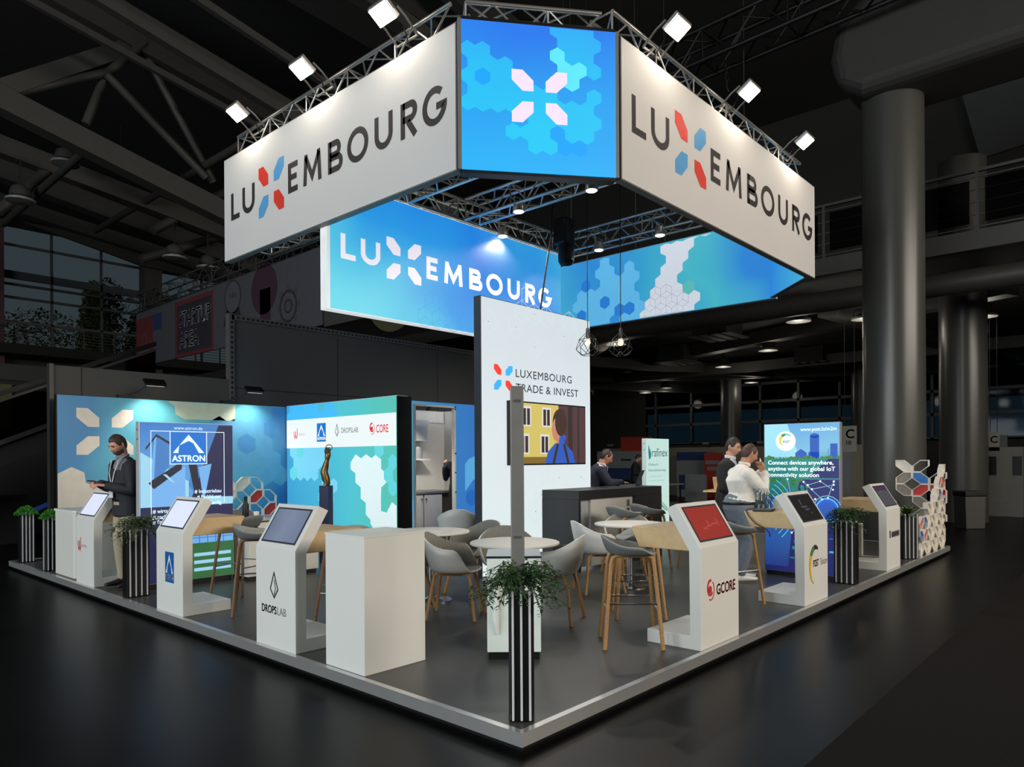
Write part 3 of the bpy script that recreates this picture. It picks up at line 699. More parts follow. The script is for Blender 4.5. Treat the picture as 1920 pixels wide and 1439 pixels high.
# lit blue wall closing the ring on the right, with its chamfer
t = thing('hanging_light_wall', 'blue backlit hanging wall with a white hexagon map, far right of the ring', 'light box', (10.03, 7.66, 4.53), R(-90))
ll = 5.05
MB().box(0, .002, 0, ll, .12, 1.49).build('frame', mat('frame_pale', (170, 196, 214), .5), t)
g2 = [(0, (70, 172, 206)), (.3, (44, 138, 214)), (.55, (52, 160, 206)), (.75, (70, 182, 200)), (1, (44, 132, 214))]
MB().box(.01, -.003, .01, ll, .002, 1.48).build('fabric', grad('backwall_gradient', g2, (.2, 0, .08), 0, 1.05, .2, .7, .95), t)
m = MB(); r = .145; E_b1 = em('map_sky', (92, 178, 226), .95); E_wh = em('map_white', (206, 214, 226), .92); E_lnw = em('map_line', (150, 152, 160), .9); E_dk = em('map_deep', (40, 122, 206), .95); E_te = em('map_teal', (84, 190, 190), .9)
cl = (.02, .02, ll - .02, 1.46); x0 = .8
skyc = [(q, w) for w, qs in ((0, (0, 1, 2, 4, 5, 6)), (1, (0, 1, 2, 3, 4, 5)), (2, (-1, 0, 1, 2, 3, 4, 5)), (3, (-1, 0, 1, 2, 3, 4)), (4, (0, 2, 3, 4, 5)), (5, (1, 2, 4)), (6, (2,))) for q in qs]
whc = [(q, w) for w, qs in ((0, (6, 7, 8, 9, 10)), (1, (6, 7, 8, 9, 10)), (2, (7, 8, 9)), (3, (7, 8)), (4, (9, 8)), (5, (8, 9)), (6, (9, 10, 8)), (7, (10, 11))) for q in qs]
m.hexes(skyc, r, x0, .05, -.0045, 0, cl); m.hexes(whc, r, x0, .05, -.005, 1, cl)
m.hexes([(0, 4), (2, 2), (3, 1), (4, 1), (-1, 1)], r, x0, .05, -.0055, 3, cl); m.hexes([(10, 2)], r, x0, .05, -.0055, 4, cl)
m.hexlines([(6, 0), (7, 0), (8, 0), (9, 0), (6, 1), (7, 1), (8, 1), (9, 1), (7, 2), (8, 2), (10, 2)], r, x0, .05, -.006, 2, .007, True, 2, .02)
m.build('hexagon_print', [E_b1, E_wh, E_lnw, E_dk, E_te], t)
t = thing('hanging_light_wall', 'short angled blue backlit panel at the right corner of the ring', 'light box', (10.03, 2.607, 4.53), math.atan2(1.601 - 2.607, 8.979 - 10.029) )
t.rotation_euler = (0, 0, math.atan2(1.601 - 2.607, 8.979 - 10.029) + math.pi)
MB().box(-1.44, -.0, 0, -.02, .1, 1.46).build('frame', M_frame, t)
MB().box(-1.43, .1, .01, -.02, .106, 1.45).build('fabric', grad('chamfer_gradient', [(0, (64, 172, 216)), (1, (40, 126, 212))], (1, 0, 0), -1.44, 0, .1, 1, .95), t)
m = MB(); m.poly([(-.62, 1.4), (-.5, 1.4), (-.46, 1.3), (-.5, 1.12), (-.6, 1.05)], .108, 0); m.f = [f[::-1] for f in m.f]; m.build('logo', E_wht, t)
for px_, py_ in ((10.08, 7.3), (10.08, 5.6), (10.08, 4.9), (10.08, 3.2)):
    tag(MB().path([(px_, py_, 6.0), (px_, py_, 12.9)], .008, 6).build('hanging_wire', M_rail), 'thin steel wire holding the blue wall with the hexagon map', 'wire', 'wires of the blue hexagon wall')

# ---- trusses with their lamps
truss('lighting_truss', 'upper silver truss above the left white banner', (2.22, 7.2, 6.12), (2.22, 2.75, 6.12), .27, M_alu, step=.3)
truss('lighting_truss', 'upper silver truss above the right white banner', (3.3, 1.74, 6.12), (8.55, 1.74, 6.12), .27, M_alu, step=.3)
truss('lighting_truss', 'upper silver truss above the bright screen', (2.25, 2.72, 6.12), (3.35, 1.82, 6.12), .27, M_alu, step=.3)
truss('lighting_truss', 'inner silver truss running behind the left white banner', (3.24, 8.6, 5.27), (3.24, 3.2, 5.27), .30, M_alu, step=.3)
truss('lighting_truss', 'inner silver truss on top of the blue LUXEMBOURG wall', (3.44, 5.16, 5.29), (6.72, 5.16, 5.29), .30, M_alu, step=.3)
truss('lighting_truss', 'inner silver truss running from the blue wall to the bright screen', (4.59, 4.96, 5.29), (4.59, 2.0, 5.29), .30, M_alu, step=.3)
truss('lighting_truss', 'inner silver truss at the right above the reception desk', (6.92, 5.2, 5.29), (6.92, 1.9, 5.29), .30, M_alu, step=.3)
# floodlights: one built, the others copied with a lamp each
M_lens = em('flood_lens', (255, 246, 226), 9.0); M_hot = em('spot_lens', (255, 240, 214), 7.0)
def floodlight(loc, rz, label, i):
    t = thing('floodlight', label, 'lamp', loc, rz, 'floodlights on the upper truss')
    q = Matrix.Rotation(R(-32), 3, 'X')
    MB().obox((0, -.02, .03), (.30, .22, .06), q).build('housing', M_alu, t, bevel=.012)
    MB().obox((0, -.035, -.006), (.27, .19, .014), q).build('lens', M_lens, t, bevel=.005)
    m = MB().path([(-.17, .02, .04), (-.17, .14, -.02), (-.17, .30, -.14)], .012, 6).path([(.17, .02, .04), (.17, .14, -.02), (.17, .30, -.14)], .012, 6).path([(-.17, .30, -.14), (.17, .30, -.14)], .014, 6)
    m.build('bracket', M_alu, t, smooth=50)
    MB().path([(0, .1, .05), (.06, .2, -.05), (.02, .32, -.22)], .008, 6).build('cable', M_black, t)
    c, s_ = math.cos(rz), math.sin(rz)
    d = bpy.data.lights.new('flood_beam', 'SPOT'); d.energy = FLOOD_W; d.color = WARM; d.spot_size = R(165); d.spot_blend = .6; d.shadow_soft_size = .09
    o = bpy.data.objects.new('flood_beam', d); COL.objects.link(o); o.parent = t
    o.location = (0, -.06, -.05); o.rotation_euler = (Vector((0, .40, -1))).to_track_quat('-Z', 'Y').to_euler()
for i, (y, nm) in enumerate(((6.62, 'lowest of the three floodlights above the left banner'), (5.02, 'middle of the three floodlights above the left banner'), (3.45, 'topmost of the three floodlights above the left banner'))):
    floodlight((1.8, y, 6.3), R(-90), nm, i)
for i, (x, nm) in enumerate(((4.1, 'topmost of the three floodlights above the right banner'), (5.95, 'middle of the three floodlights above the right banner'), (7.9, 'lowest of the three floodlights above the right banner'))):
    floodlight((x, 1.32, 6.3), 0, nm, i)
def truss_spot(loc, label):
    t = thing('truss_spotlight', label, 'lamp', loc, 0, 'spotlights on the inner trusses')
    MB().lathe([(.03, .12), (.07, .1), (.085, 0), (.08, -.03)], (0, 0, 0), 20).build('housing', M_alu, t, smooth=50)
    MB().lathe([(.072, -.032), (.06, -.04), (.01, -.042)], (0, 0, 0), 20).build('lens', M_hot, t)
    MB().path([(-.09, 0, .02), (-.09, 0, .16), (.09, 0, .16), (.09, 0, .02)], .008, 6).build('yoke', M_alu, t)
    d = bpy.data.lights.new('spot_beam', 'SPOT'); d.energy = INNER_W; d.color = NEUT; d.spot_size = R(150); d.spot_blend = .7; d.shadow_soft_size = .07
    o = bpy.data.objects.new('spot_beam', d); COL.objects.link(o); o.parent = t; o.location = (0, 0, -.06)
for p, lb in (((4.51, 3.98, 5.07), 'inner spotlight left of the black hoist'), ((4.56, 2.78, 5.07), 'inner spotlight just under the bright screen\'s lower right corner'), ((5.21, 4.93, 5.09), 'inner spotlight over the letters of the blue wall'),
              ((6.78, 4.23, 5.07), 'inner spotlight near the right end of the blue LUXEMBOURG wall'), ((6.78, 3.09, 5.07), 'inner spotlight closest to the right white banner')):
    truss_spot(p, lb)
t = thing('chain_hoist', 'black chain hoist hanging inside the truss ring', 'hoist', (6.2, 4.5, 5.05))
MB().box(-.14, -.12, 0, .14, .12, .42).build('hoist_body', M_black, t, bevel=.03); MB().lathe([(.1, -.3), (.13, -.25), (.13, 0)], (.05, 0, 0), 14).build('chain_bag', M_black, t)
MB().path([(0, 0, .42), (0, 0, 8.3)], .014, 6).build('chain', M_black, t)
tag(MB().path([(4.75, 3.80, 3.69), (4.86, 3.8, 4.2), (5.0, 3.8, 4.8), (5.04, 3.8, 5.3), (5.05, 4.0, 5.5)], .012, 6).build('power_cable', M_black), 'black power cable hanging from the trusses to the white tower', 'cable')
# wire cage pendants
def pendant(loc, label):
    t = thing('pendant_lamp', label, 'lamp', loc, 0, 'wire cage pendants over the desk')
    MB().path([(0, 0, .2), (0, 0, 13.4 - loc[2])], .006, 6).build('cord', M_black, t)
    MB().lathe([(.012, .22), (.026, .2), (.026, .1), (.03, .09), (.018, .07)], (0, 0, 0), 14).build('socket', M_black, t, smooth=50)
    MB().ball((0, 0, .02), (.04, .04, .055), 14, 10).build('bulb', em('bulb_glow', (255, 226, 190), 1.3), t, smooth=True)
    top = [(0, 0, .17)]; a = [(.125 * math.cos(R(72 * i)), .125 * math.sin(R(72 * i)), .05) for i in range(5)]
    b = [(.175 * math.cos(R(72 * i + 36)), .175 * math.sin(R(72 * i + 36)), -.08) for i in range(5)]; c = [(.1 * math.cos(R(72 * i)), .1 * math.sin(R(72 * i)), -.17) for i in range(5)]
    m = MB()
    for i in range(5):
        j = (i + 1) % 5
        for p, q in ((top[0], a[i]), (a[i], a[j]), (a[i], b[i]), (a[j], b[i]), (b[i], c[i]), (b[i], c[j]), (c[i], c[j])): m.path([p, q], .0042, 5)
    m.build('wire_cage', M_black, t)
pendant((5.38, 3.45, 3.26), 'wire cage pendant lamp in front of the white tower\'s right edge'); pendant((5.62, 3.05, 3.24), 'dim wire cage pendant lamp in the dark right of the white tower')

# ---- back walls
g3 = [(0, (226, 214, 196)), (.001, (52, 128, 186)), (.25, (58, 150, 190)), (.6, (74, 170, 190)), (1, (56, 130, 196))]
t = thing('star_wall', 'teal printed back wall with the white X mark and cream hexagons', 'wall panel', (.555, 10.0, PT))
w_, h_ = 3.93, 2.54
MB().box(0, .01, 0, w_, .1, h_).build('frame', M_black, t)
MB().box(.01, 0, 0, w_, .01, h_ - .01).build('print_sheet', grad('starwall_teal', [(0, (70, 142, 196)), (.2, (100, 190, 206)), (.55, (104, 196, 206)), (.8, (84, 164, 206)), (1, (56, 124, 190))], (.25, 0, -.05), 0, .95, .12, .8, 0.0), t)
m = MB(); cr, pl, md, dp = 0, 1, 2, 3; cl = (.01, 0, w_ - .01, h_ - .012)
m.poly([(.01, 0), (1.2, 0), (1.2, .93), (1.02, 1.04), (.82, .93), (.60, 1.06), (.40, 1.16), (.38, 1.32), (.2, 1.41), (.01, 1.31)], -.001, cr)
m.poly([(1.66, 2.52), (1.78, 2.44), (1.8, 2.3), (1.95, 2.22), (2.86, 2.22), (2.88, 2.52)], -.001, pl)
m.hexes([(q, w) for w, qs in ((5, (8, 9, 10)), (6, (8, 9, 10, 11)), (4, (9, 10, 11)), (3, (10, 11))) for q in qs], .2, -.2, .3, -.001, md, cl)
m.hexes([(9, 5), (11, 6), (11, 7)], .2, -.2, .3, -.0015, dp, cl)
m.poly([(.8, .6), (1.2, .5), (1.2, .72), (.95, .72)], -.002, dp)
m.build('hexagon_print', [mat('wall_cream', (232, 222, 206), .6), mat('wall_pale_green', (214, 222, 196), .6), mat('wall_mid_blue', (96, 170, 210), .6), mat('wall_deep_blue', (76, 150, 206), .6)], t)
m = MB(); star(m, .27, 1.60, .84, .74, -.003, (0, 0, 0, 0)); m.build('logo', mat('wall_logo_cream', (238, 226, 212), .6), t)

# lit logo wall towards the store room
t = thing('logo_wall', 'bright teal backlit wall with a white band of four company logos', 'light box', (4.46, 9.98, PT), R(-90))
w_, h_ = 3.38, 2.545
MB().box(0, .004, 0, w_, .22, h_).build('frame', mat('frame_white', (222, 226, 226), .4), t)
MB().box(w_ - .01, .0, 0, w_ + .008, .3, h_ - .01).build('end_panel', M_black, t)
g4 = [(0, (56, 160, 214)), (.3, (66, 178, 216)), (.6, (78, 198, 214)), (.85, (84, 200, 190)), (1, (90, 196, 180))]
MB().box(.01, -.003, 0, w_ - .012, .004, h_ - .008).build('fabric', grad('logowall_gradient', g4, (.27, 0, .05), 0, 1.0, .12, .6, .95), t)
m = MB(); cl = (.012, .0, w_ - .014, h_ - .01); zb = -.0045
m.poly([(2.1, 1.33), (2.1, 1.45), (2.25, 1.59), (2.4, 1.52), (2.55, 1.59), (2.7, 1.52), (2.83, 1.59), (2.96, 1.5), (2.96, 1.34), (3.1, 1.27), (3.1, 1.12), (2.96, 1.03), (2.95, .85), (2.95, .64), (3.1, .62), (3.24, .8), (3.36, .74), (3.36, 0), (2.75, 0), (2.75, .32), (2.66, .42), (2.66, .48), (2.53, .56), (2.53, .76), (2.39, .83), (2.39, 1.02), (2.24, 1.1), (2.24, 1.26)], zb, 0)
m.hexes([(q, w) for w, qs in ((9, (0, 1, 2, 3, 4, 5)), (8, (1, 2, 3, 4, 5)), (7, (1, 2, 3, 4, 5)), (6, (2, 3, 4)), (5, (5, 6)), (4, (5, 6))) for q in qs], .14, 0, -.02, zb, 1, cl)
m.hexes([(q, w) for w, qs in ((12, (1, 2, 3, 4, 6)), (11, (0, 1, 2, 3, 4, 5, 6)), (10, (0, 1, 2, 3, 4, 5, 6))) for q in qs], .14, 0, -.02, zb, 3, cl)
m.hexes([(2, 8), (1, 6)], .14, 0, -.02, zb - .001, 2, cl)
m.hexes([(12, 8), (13, 7), (13, 6), (13, 5)], .14, 0, -.02, zb - .0002, 2, cl)
m.build('hexagon_print', [em('hexmap_white', (214, 232, 234), .95), em('hexmap_pale', (116, 200, 226), .95), em('hexmap_teal', (96, 202, 210), .95), em('hexmap_sky', (64, 176, 240), .95)], t)
m = MB(); m.rect(.012, 1.725, w_ - .014, 2.265, -.006, 0); m.build('logo_band', em('band_white', (226, 232, 232), .95), t)
def mark_w(m, x, z, h, y, c1, c2, word=True):
    m.stroke([(x + .02 * h, z + .72 * h), (x + .04 * h, z + .3 * h), (x + .18 * h, z + .06 * h), (x + .3 * h, z + .3 * h), (x + .32 * h, z + .75 * h)], .1 * h, y, c1)
    m.stroke([(x + .32 * h, z + .72 * h), (x + .36 * h, z + .3 * h), (x + .48 * h, z + .04 * h), (x + .62 * h, z + .3 * h), (x + .58 * h, z + 1.0 * h)], .1 * h, y, c1)
    if word: m.text('WIZATA', x + .82 * h, z + .3 * h, .2 * h, y, c2, .0, w=1.05 * h)
def mark_a(m, x, z, w, h, y, cb, cw):
    m.rect(x, z, x + w, z + h, y, cb)
    m.poly([(x + .08 * w, z + .3 * h), (x + .5 * w, z + .92 * h), (x + .5 * w, z + .74 * h), (x + .3 * w, z + .52 * h), (x + .24 * w, z + .3 * h)], y - .001, cw)
    m.poly([(x + .92 * w, z + .3 * h), (x + .5 * w, z + .92 * h), (x + .5 * w, z + .74 * h), (x + .7 * w, z + .52 * h), (x + .76 * w, z + .3 * h)], y - .001, cw)
    m.text('ASTRON', x + .5 * w, z + .1 * h, .15 * h, y - .001, cw, .03, w=.88 * w, align='c')
def mark_d(m, x, z, w, h, y, c, t=.012):
    p = [(x + .5 * w, z + h), (x + .96 * w, z + .34 * h), (x + .5 * w, z), (x + .04 * w, z + .34 * h)]
    m.stroke(p, t, y, c, closed=True); m.stroke([(x + .5 * w, z + .72 * h), (x + .68 * w, z + .36 * h), (x + .5 * w, z + .1 * h)], t * .7, y, c)
def mark_g(m, x, z, h, y, c):
    m.stroke(arc(x + .3 * h, z + .6 * h, .26 * h, .34 * h, 70, 320), .13 * h, y, c); m.disc(x + .28 * h, z + .52 * h, .17 * h, y, c, 16)
    m.stroke(arc(x + .36 * h, z + .46 * h, .32 * h, .44 * h, -120, 60), .06 * h, y, c)
m = MB(); y = -.008
mark_w(m, .27, 1.9, .2, y, 0, 1); mark_a(m, 1.06, 1.83, .29, .34, y, 2, 3)
mark_d(m, 1.64, 1.92, .12, .21, y, 4, .014); m.text('DROPSLAB', 1.83, 1.97, .09, y, 4, -.004, w=.5)
mark_g(m, 2.66, 1.92, .2, y, 0); m.text('CORE', 2.84, 1.95, .13, y, 0, .012, w=.32)
m.build('logos', [em('logo_red', (206, 44, 52), .9), em('logo_pink', (196, 120, 126), .9), em('logo_blue', (22, 110, 196), .9), em('logo_white', (236, 238, 240), .95), em('logo_grey', (70, 96, 96), .9)], t)

# store room with its open doorway
M_pale_in = mat('room_panel', (206, 204, 198), .7, var=.02)
t = thing('doorway_wall', 'blue printed wall with the open store room doorway', 'wall panel', (4.74, 6.86, PT))
E_dw = grad('doorwall_gradient', [(0, (74, 160, 180)), (.3, (60, 148, 196)), (.6, (44, 130, 206)), (1, (40, 120, 204))], (.5, 0, 0), 0, .9, .08, 1, .8)
m = MB().box(0, 0, 0, .30, .06, 2.5).box(.30, 0, 2.44, 1.3, .06, 2.5).box(1.27, 0, 0, 2.0, .06, 2.5); m.build('wall_board', E_dw, t)
m = MB(); m.poly([(0, .75), (.28, .55), (.28, 0), (0, 0)], -.002, 0); m.poly([(0, .95), (.28, .8), (.28, .55), (0, .75)], -.002, 1)
m.poly([(1.5, 1.4), (1.6, 1.5), (1.98, 1.62), (1.98, 1.2), (1.7, 1.1), (1.5, .9)], -.002, 1); m.hexes([(0, 0)], .16, 1.66, .78, -.003, 2); m.hexes([(0, 0)], .16, 1.5, .4, -.003, 1)
m.build('hexagon_print', [em('door_pale', (104, 160, 190), .8), em('door_sky', (84, 168, 220), .75), em('door_deep', (26, 100, 186), .8)], t)
m = MB().box(.28, -.01, 0, .33, .1, 2.45).box(.33, .05, 0, .38, .65, 2.42); m.build('open_door', M_pale_in, t)
m = MB().box(1.24, -.008, 0, 1.27, .07, 2.45).box(.33, -.008, 2.42, 1.27, .07, 2.45); m.build('door_frame', M_offw, t)
m = MB()
for z in (.5, .9, 1.25, 1.6, 2.4): m.path([(1.255, -.02, z), (1.255, 0, z)], .014, 8)
m.build('hinges', M_black, t)
o = MB().box(4.7, 8.4, PT + .001, 7.2, 8.46, 2.60).box(7.14, 6.92, PT + .001, 7.2, 8.4, 2.60).build('wall_store_room', M_pale_in); struct(o)
tag(MB().box(5.86, 8.36, 1.0, 5.9, 8.4, 2.34).build('wall_profile', M_offw), 'pale upright profile on the back wall of the store room', 'profile')
tag(MB().box(4.75, 8.37, 2.36, 7.1, 8.4, 2.58).build('wall_board', mat('board_white', (226, 226, 224), .6)), 'white fascia board high on the store room back wall', 'board')
for z, lb in ((1.98, 'upper wooden shelf in the store room'), (1.60, 'lower wooden shelf in the store room')):
    t = thing('wall_shelf', lb, 'shelf', (5.55, 8.1, z), 0, 'shelves in the store room')
    MB().box(-.25, 0, 0, .95, .27, .025).build('shelf_board', M_offw, t); MB().prism([(.0, -.01), (.26, -.01), (.26, -.16)], .3, .33, 'x').build('bracket', M_rail, t)
t = thing('base_cabinet', 'pale store room cabinet with two doors and black knobs', 'cabinet', (5.5, 7.75, PT))
MB().box(-.45, .02, 0, 1.3, .6, .84).build('carcass', mat('cab_edge', (60, 58, 54), .7), t); MB().box(-.47, -.01, .84, 1.32, .62, .88).build('worktop', mat('worktop_grey', (110, 108, 100), .4), t)
for x0, x1, kx in ((-.43, .0, None), (.06, .5, .46), (.53, .98, .57)):
    d = MB().box(x0, 0, .04, x1, .02, .82).build('door', mat('cab_door', (196, 190, 178), .6), t)
    if kx: MB().ball((kx, -.012, .74), .016, 10, 6).build('knob', M_black, d)
def simple(name, label, cat, loc, mb, mm, smooth=None, group=None, bevel=0):
    return tag(mb.build(name, mm, smooth=smooth, loc=loc, bevel=bevel), label, cat, group)
m = MB().box(-.16, -.1, 0, .16, .1, .09); d_ = simple('dustpan', 'red dustpan lying on the upper store room shelf', 'dustpan', (5.75, 8.22, 2.005), m.path([(-.12, 0, .08), (-.3, 0, .2), (-.42, 0, .24)], .022, 8), mat('pan_red', (176, 26, 44), .45), bevel=.01)
simple('paper_box', 'stacked white carton on the upper store room shelf', 'box', (6.3, 8.22, 2.005), MB().box(-.14, -.1, 0, .14, .1, .24), M_offw, bevel=.004)
simple('storage_tub', 'white lidded tub on top of the white carton', 'tub', (6.3, 8.22, 2.245), MB().prism([(-.16, 0), (.16, 0), (.19, .14), (-.19, .14)], -.1, .1, 'y'), M_white, bevel=.01)
simple('dark_bottle', 'small black bottle at the left of the upper store room shelf', 'bottle', (5.36, 8.22, 2.005), MB().lathe([(.04, 0), (.04, .2), (.015, .26), (.015, .32)], n=14), M_black, smooth=40)
simple('yellow_canister', 'yellow canister on the lower store room shelf', 'canister', (5.62, 8.2, 1.625), MB().lathe([(.08, 0), (.08, .24), (.06, .26)], n=16), mat('canister_yellow', (206, 196, 96), .5), smooth=40)
simple('paper_roll', 'white paper roll standing on the lower store room shelf', 'roll', (5.95, 8.2, 1.625), MB().lathe([(.02, 0), (.065, 0), (.065, .27), (.02, .27)], n=16), M_white, smooth=40)
simple('glass_jar', 'grey jar at the right of the lower store room shelf', 'jar', (6.25, 8.2, 1.625), MB().lathe([(.09, 0), (.1, .18), (.08, .24)], n=16), mat('jar_grey', (140, 146, 146), .3), smooth=40)
simple('cable_coil', 'dark coiled cable on the lower store room shelf', 'cable', (5.78, 8.15, 1.65), MB().path([(.06 * math.cos(i * .5), .05 * math.sin(i * .5), .003 * i) for i in range(26)], .012, 6), M_black)
m = MB()
for i in range(7): m.ball((rnd.uniform(-.2, .22), rnd.uniform(-.1, .1), .06 + .02 * i % .05), (.07, .06, .06), 10, 7)
simple('bread_bag', 'brown paper bag of rolls on the store room worktop', 'bag', (5.36, 8.05, 1.0), m, mat('bag_brown', (170, 120, 62), .8, var=.3, vscale=14), smooth=True)
for x, lb in ((5.72, 'clear pump bottle on the store room worktop'), (5.93, 'dark capped bottle on the store room worktop')):
    t = thing('pump_bottle', lb, 'bottle', (x, 8.05, 1.0)); MB().lathe([(.045, 0), (.05, .02), (.05, .16), (.02, .2)], n=16).build('bottle_body', mat('bottle_clear' if x < 5.8 else 'bottle_white', (150, 164, 160) if x < 5.8 else (206, 206, 200), .2), t, smooth=40)
    MB().lathe([(.022, .2), (.022, .25), (.01, .25), (.01, .3)], n=12).build('pump', M_black, t)
sl = thing('store_fill_lamp', 'small added lamp lighting the store room', 'lamp', (5.7, 7.25, 2.5)); MB().lathe([(.03, .06), (.05, 0)], n=14).build('housing', M_black, sl)  # unseen lamp added to brighten the store room interior
MB().path([(0, 0, .05), (0, -.1, .08), (0, -.36, .06)], .012, 6).build('arm', M_black, sl)
sp = spot('store_fill', (0, 0, -.03), (-.2, .6, -1.4), STORE_W, 120, .8, NEUT, .08); sp.parent = sl

# ---- white lit tower with screen
t = thing('light_tower', 'tall white backlit tower reading LUXEMBOURG TRADE & INVEST', 'light box', (3.51, 3.75, PT))
w_, h_ = 2.33, 3.565
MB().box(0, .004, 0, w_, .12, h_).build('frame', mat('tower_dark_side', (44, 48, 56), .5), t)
MB().box(.015, -.002, .01, w_, .004, h_ - .01).build('fabric', grad('tower_white', [(0, (224, 240, 240)), (.5, (224, 232, 236)), (1, (210, 220, 224))], (0, 0, .28), 0, 1, .15, .8, .97), t)
m = MB(); r = .15
m.hexlines([(2, 13), (3, 13), (3, 14), (4, 13), (2, 12), (3, 11), (6, 13), (6, 12), (0, 12), (3, 9), (2, 8), (5, 5), (6, 5), (7, 5), (5, 4), (6, 4), (7, 4), (5, 6), (7, 6), (4, 3), (5, 3), (6, 3), (7, 3), (4, 2), (5, 2), (6, 2), (3, 1), (5, 1)], r, .14, .55, -.004, 0, .005, True, 1)
m.build('hexagon_print', [em('tower_line', (196, 204, 206), .95), em('tower_dot', (120, 126, 130), .9)], t)
m = MB(); star(m, .235, 2.39, .36, .33, -.005, (0, 1, 1, 0)); m.build('logo', [em('tower_red', (226, 50, 34), .95), em('tower_blue', (48, 164, 230), .95)], t)
m = MB(); m.text('LUXEMBOURG', .655, 2.585, .105, -.005, 0, .004, w=1.22, space=1.1); m.text('TRADE & INVEST', .655, 2.395, .105, -.005, 0, .004, w=1.38, space=1.05)
m.build('lettering', em('tower_ink', (52, 56, 62), .8), t)
t = thing('wall_screen', 'flat television on the white tower showing a man before a yellow house', 'television', (3.98, 3.748, 1.55))
MB().box(-.02, -.09, -.02, 1.62, -.02, .83).build('housing', M_black, t, bevel=.006); MB().box(.4, -.02, .2, 1.2, 0, .6).build('wall_mount', M_black, t)
m = MB(); y = -.0915; w_, h_ = 1.6, .81
m.rect(0, 0, w_, h_, y, 0); m.rect(.98, 0, w_, h_, y - .0005, 1); m.rect(1.2, 0, 1.3, h_, y - .0008, 5); m.rect(1.42, 0, 1.46, h_, y - .0008, 5); m.rect(0, .0, .98, .09, y - .0005, 6)
for wx, wz in ((.2, .5), (.62, .5), (.16, .13), (.58, .13)):
    m.rect(wx, wz, wx + .19, wz + .27, y - .001, 2); m.rect(wx + .025, wz + .02, wx + .085, wz + .24, y - .0015, 5); m.rect(wx + .105, wz + .02, wx + .165, wz + .24, y - .0015, 5)
m.disc(1.0, .56, .155, y - .002, 7, 24, .2); m.disc(.93, .47, .1, y - .0025, 4, 20, .16); m.disc(1.03, .57, .13, y - .003, 7, 24, .19); m.rect(.93, .25, 1.1, .42, y - .002, 4)
m.poly([(.68, 0), (.74, .16), (.9, .28), (1.12, .28), (1.3, .16), (1.36, 0)], y - .0022, 3); m.poly([(.98, .27), (1.1, .27), (1.16, .38), (1.0, .42)], y - .0021, 3)
m.stroke([(.86, 0), (.96, .27)], .05, y - .003, 5); m.stroke([(1.2, 0), (1.1, .27)], .05, y - .003, 5)
m.build('screen_picture', [em('tv_yellow', (196, 180, 96), .9), em('tv_brown', (74, 52, 56), .9), em('tv_white', (206, 206, 200), .9), em('tv_blue', (40, 84, 176), .9), em('tv_skin', (186, 124, 106), .9), em('tv_dark', (50, 36, 38), .9), em('tv_sill', (120, 96, 40), .9), em('tv_hair', (60, 40, 36), .9)], t)

# ================================================================ FURNITURE ON THE STAND
M_wood = woodmat('birch_wood', (214, 184, 138), (204, 172, 124), 2); M_oak = woodmat('oak_leg', (184, 140, 88), (160, 116, 66), 7); M_woodb = woodmat('dark_oak_leg', (120, 90, 62), (96, 70, 48), 7)
# ---- reception desk
t = thing('reception_desk', 'black reception desk with a white recessed front', 'desk', (4.63, 3.07, PT))
M_desk = mat('desk_black', (26, 25, 29), .5, var=.05)
dw, dd, dh = 2.12, .62, 1.07
MB().box(0, 0, dh - .12, dw, dd, dh).build('desk_top', M_desk, t, bevel=.004)
MB().box(0, .0, 0, .05, dd, dh - .12).build('side_panel', M_desk, t); MB().box(1.38, 0, 0, dw, dd, dh - .12).build('side_panel', M_desk, t)
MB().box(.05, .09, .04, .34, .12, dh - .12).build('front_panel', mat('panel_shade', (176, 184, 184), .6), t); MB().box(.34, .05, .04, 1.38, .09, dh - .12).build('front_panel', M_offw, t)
m = MB().rect(1.22, .80, 1.30, .90, .047, 0).rect(1.23, .74, 1.29, .775, .047, 1)
for k in range(4): m.rect(1.235, .815 + k * .02, 1.285, .825 + k * .02, .046, 1)
m.build('sticker', [mat('sticker_tan', (150, 134, 120), .6), M_ink], t)
lp = thing('laptop', 'open black laptop on the right end of the reception desk', 'laptop', (6.58, 3.40, PT + dh), R(204))
MB().box(-.17, -.24, 0, .17, 0, .018).build('keyboard_base', mat('laptop_grey', (50, 50, 54), .4), lp)
q = Matrix.Rotation(R(-22), 3, 'X'); MB().obox((0, .045, .125), (.34, .012, .24), q).build('lid', M_black, lp)
simple('computer_mouse', 'black computer mouse beside the laptop on the desk', 'mouse', (6.40, 3.50, PT + dh), MB().ball((0, 0, .012), (.03, .05, .02), 12, 8), M_black, smooth=True)
simple('document', 'sheet of paper on the reception desk', 'paper', (5.75, 3.3, PT + dh), MB().box(-.1, -.14, 0, .1, .14, .004), M_black)

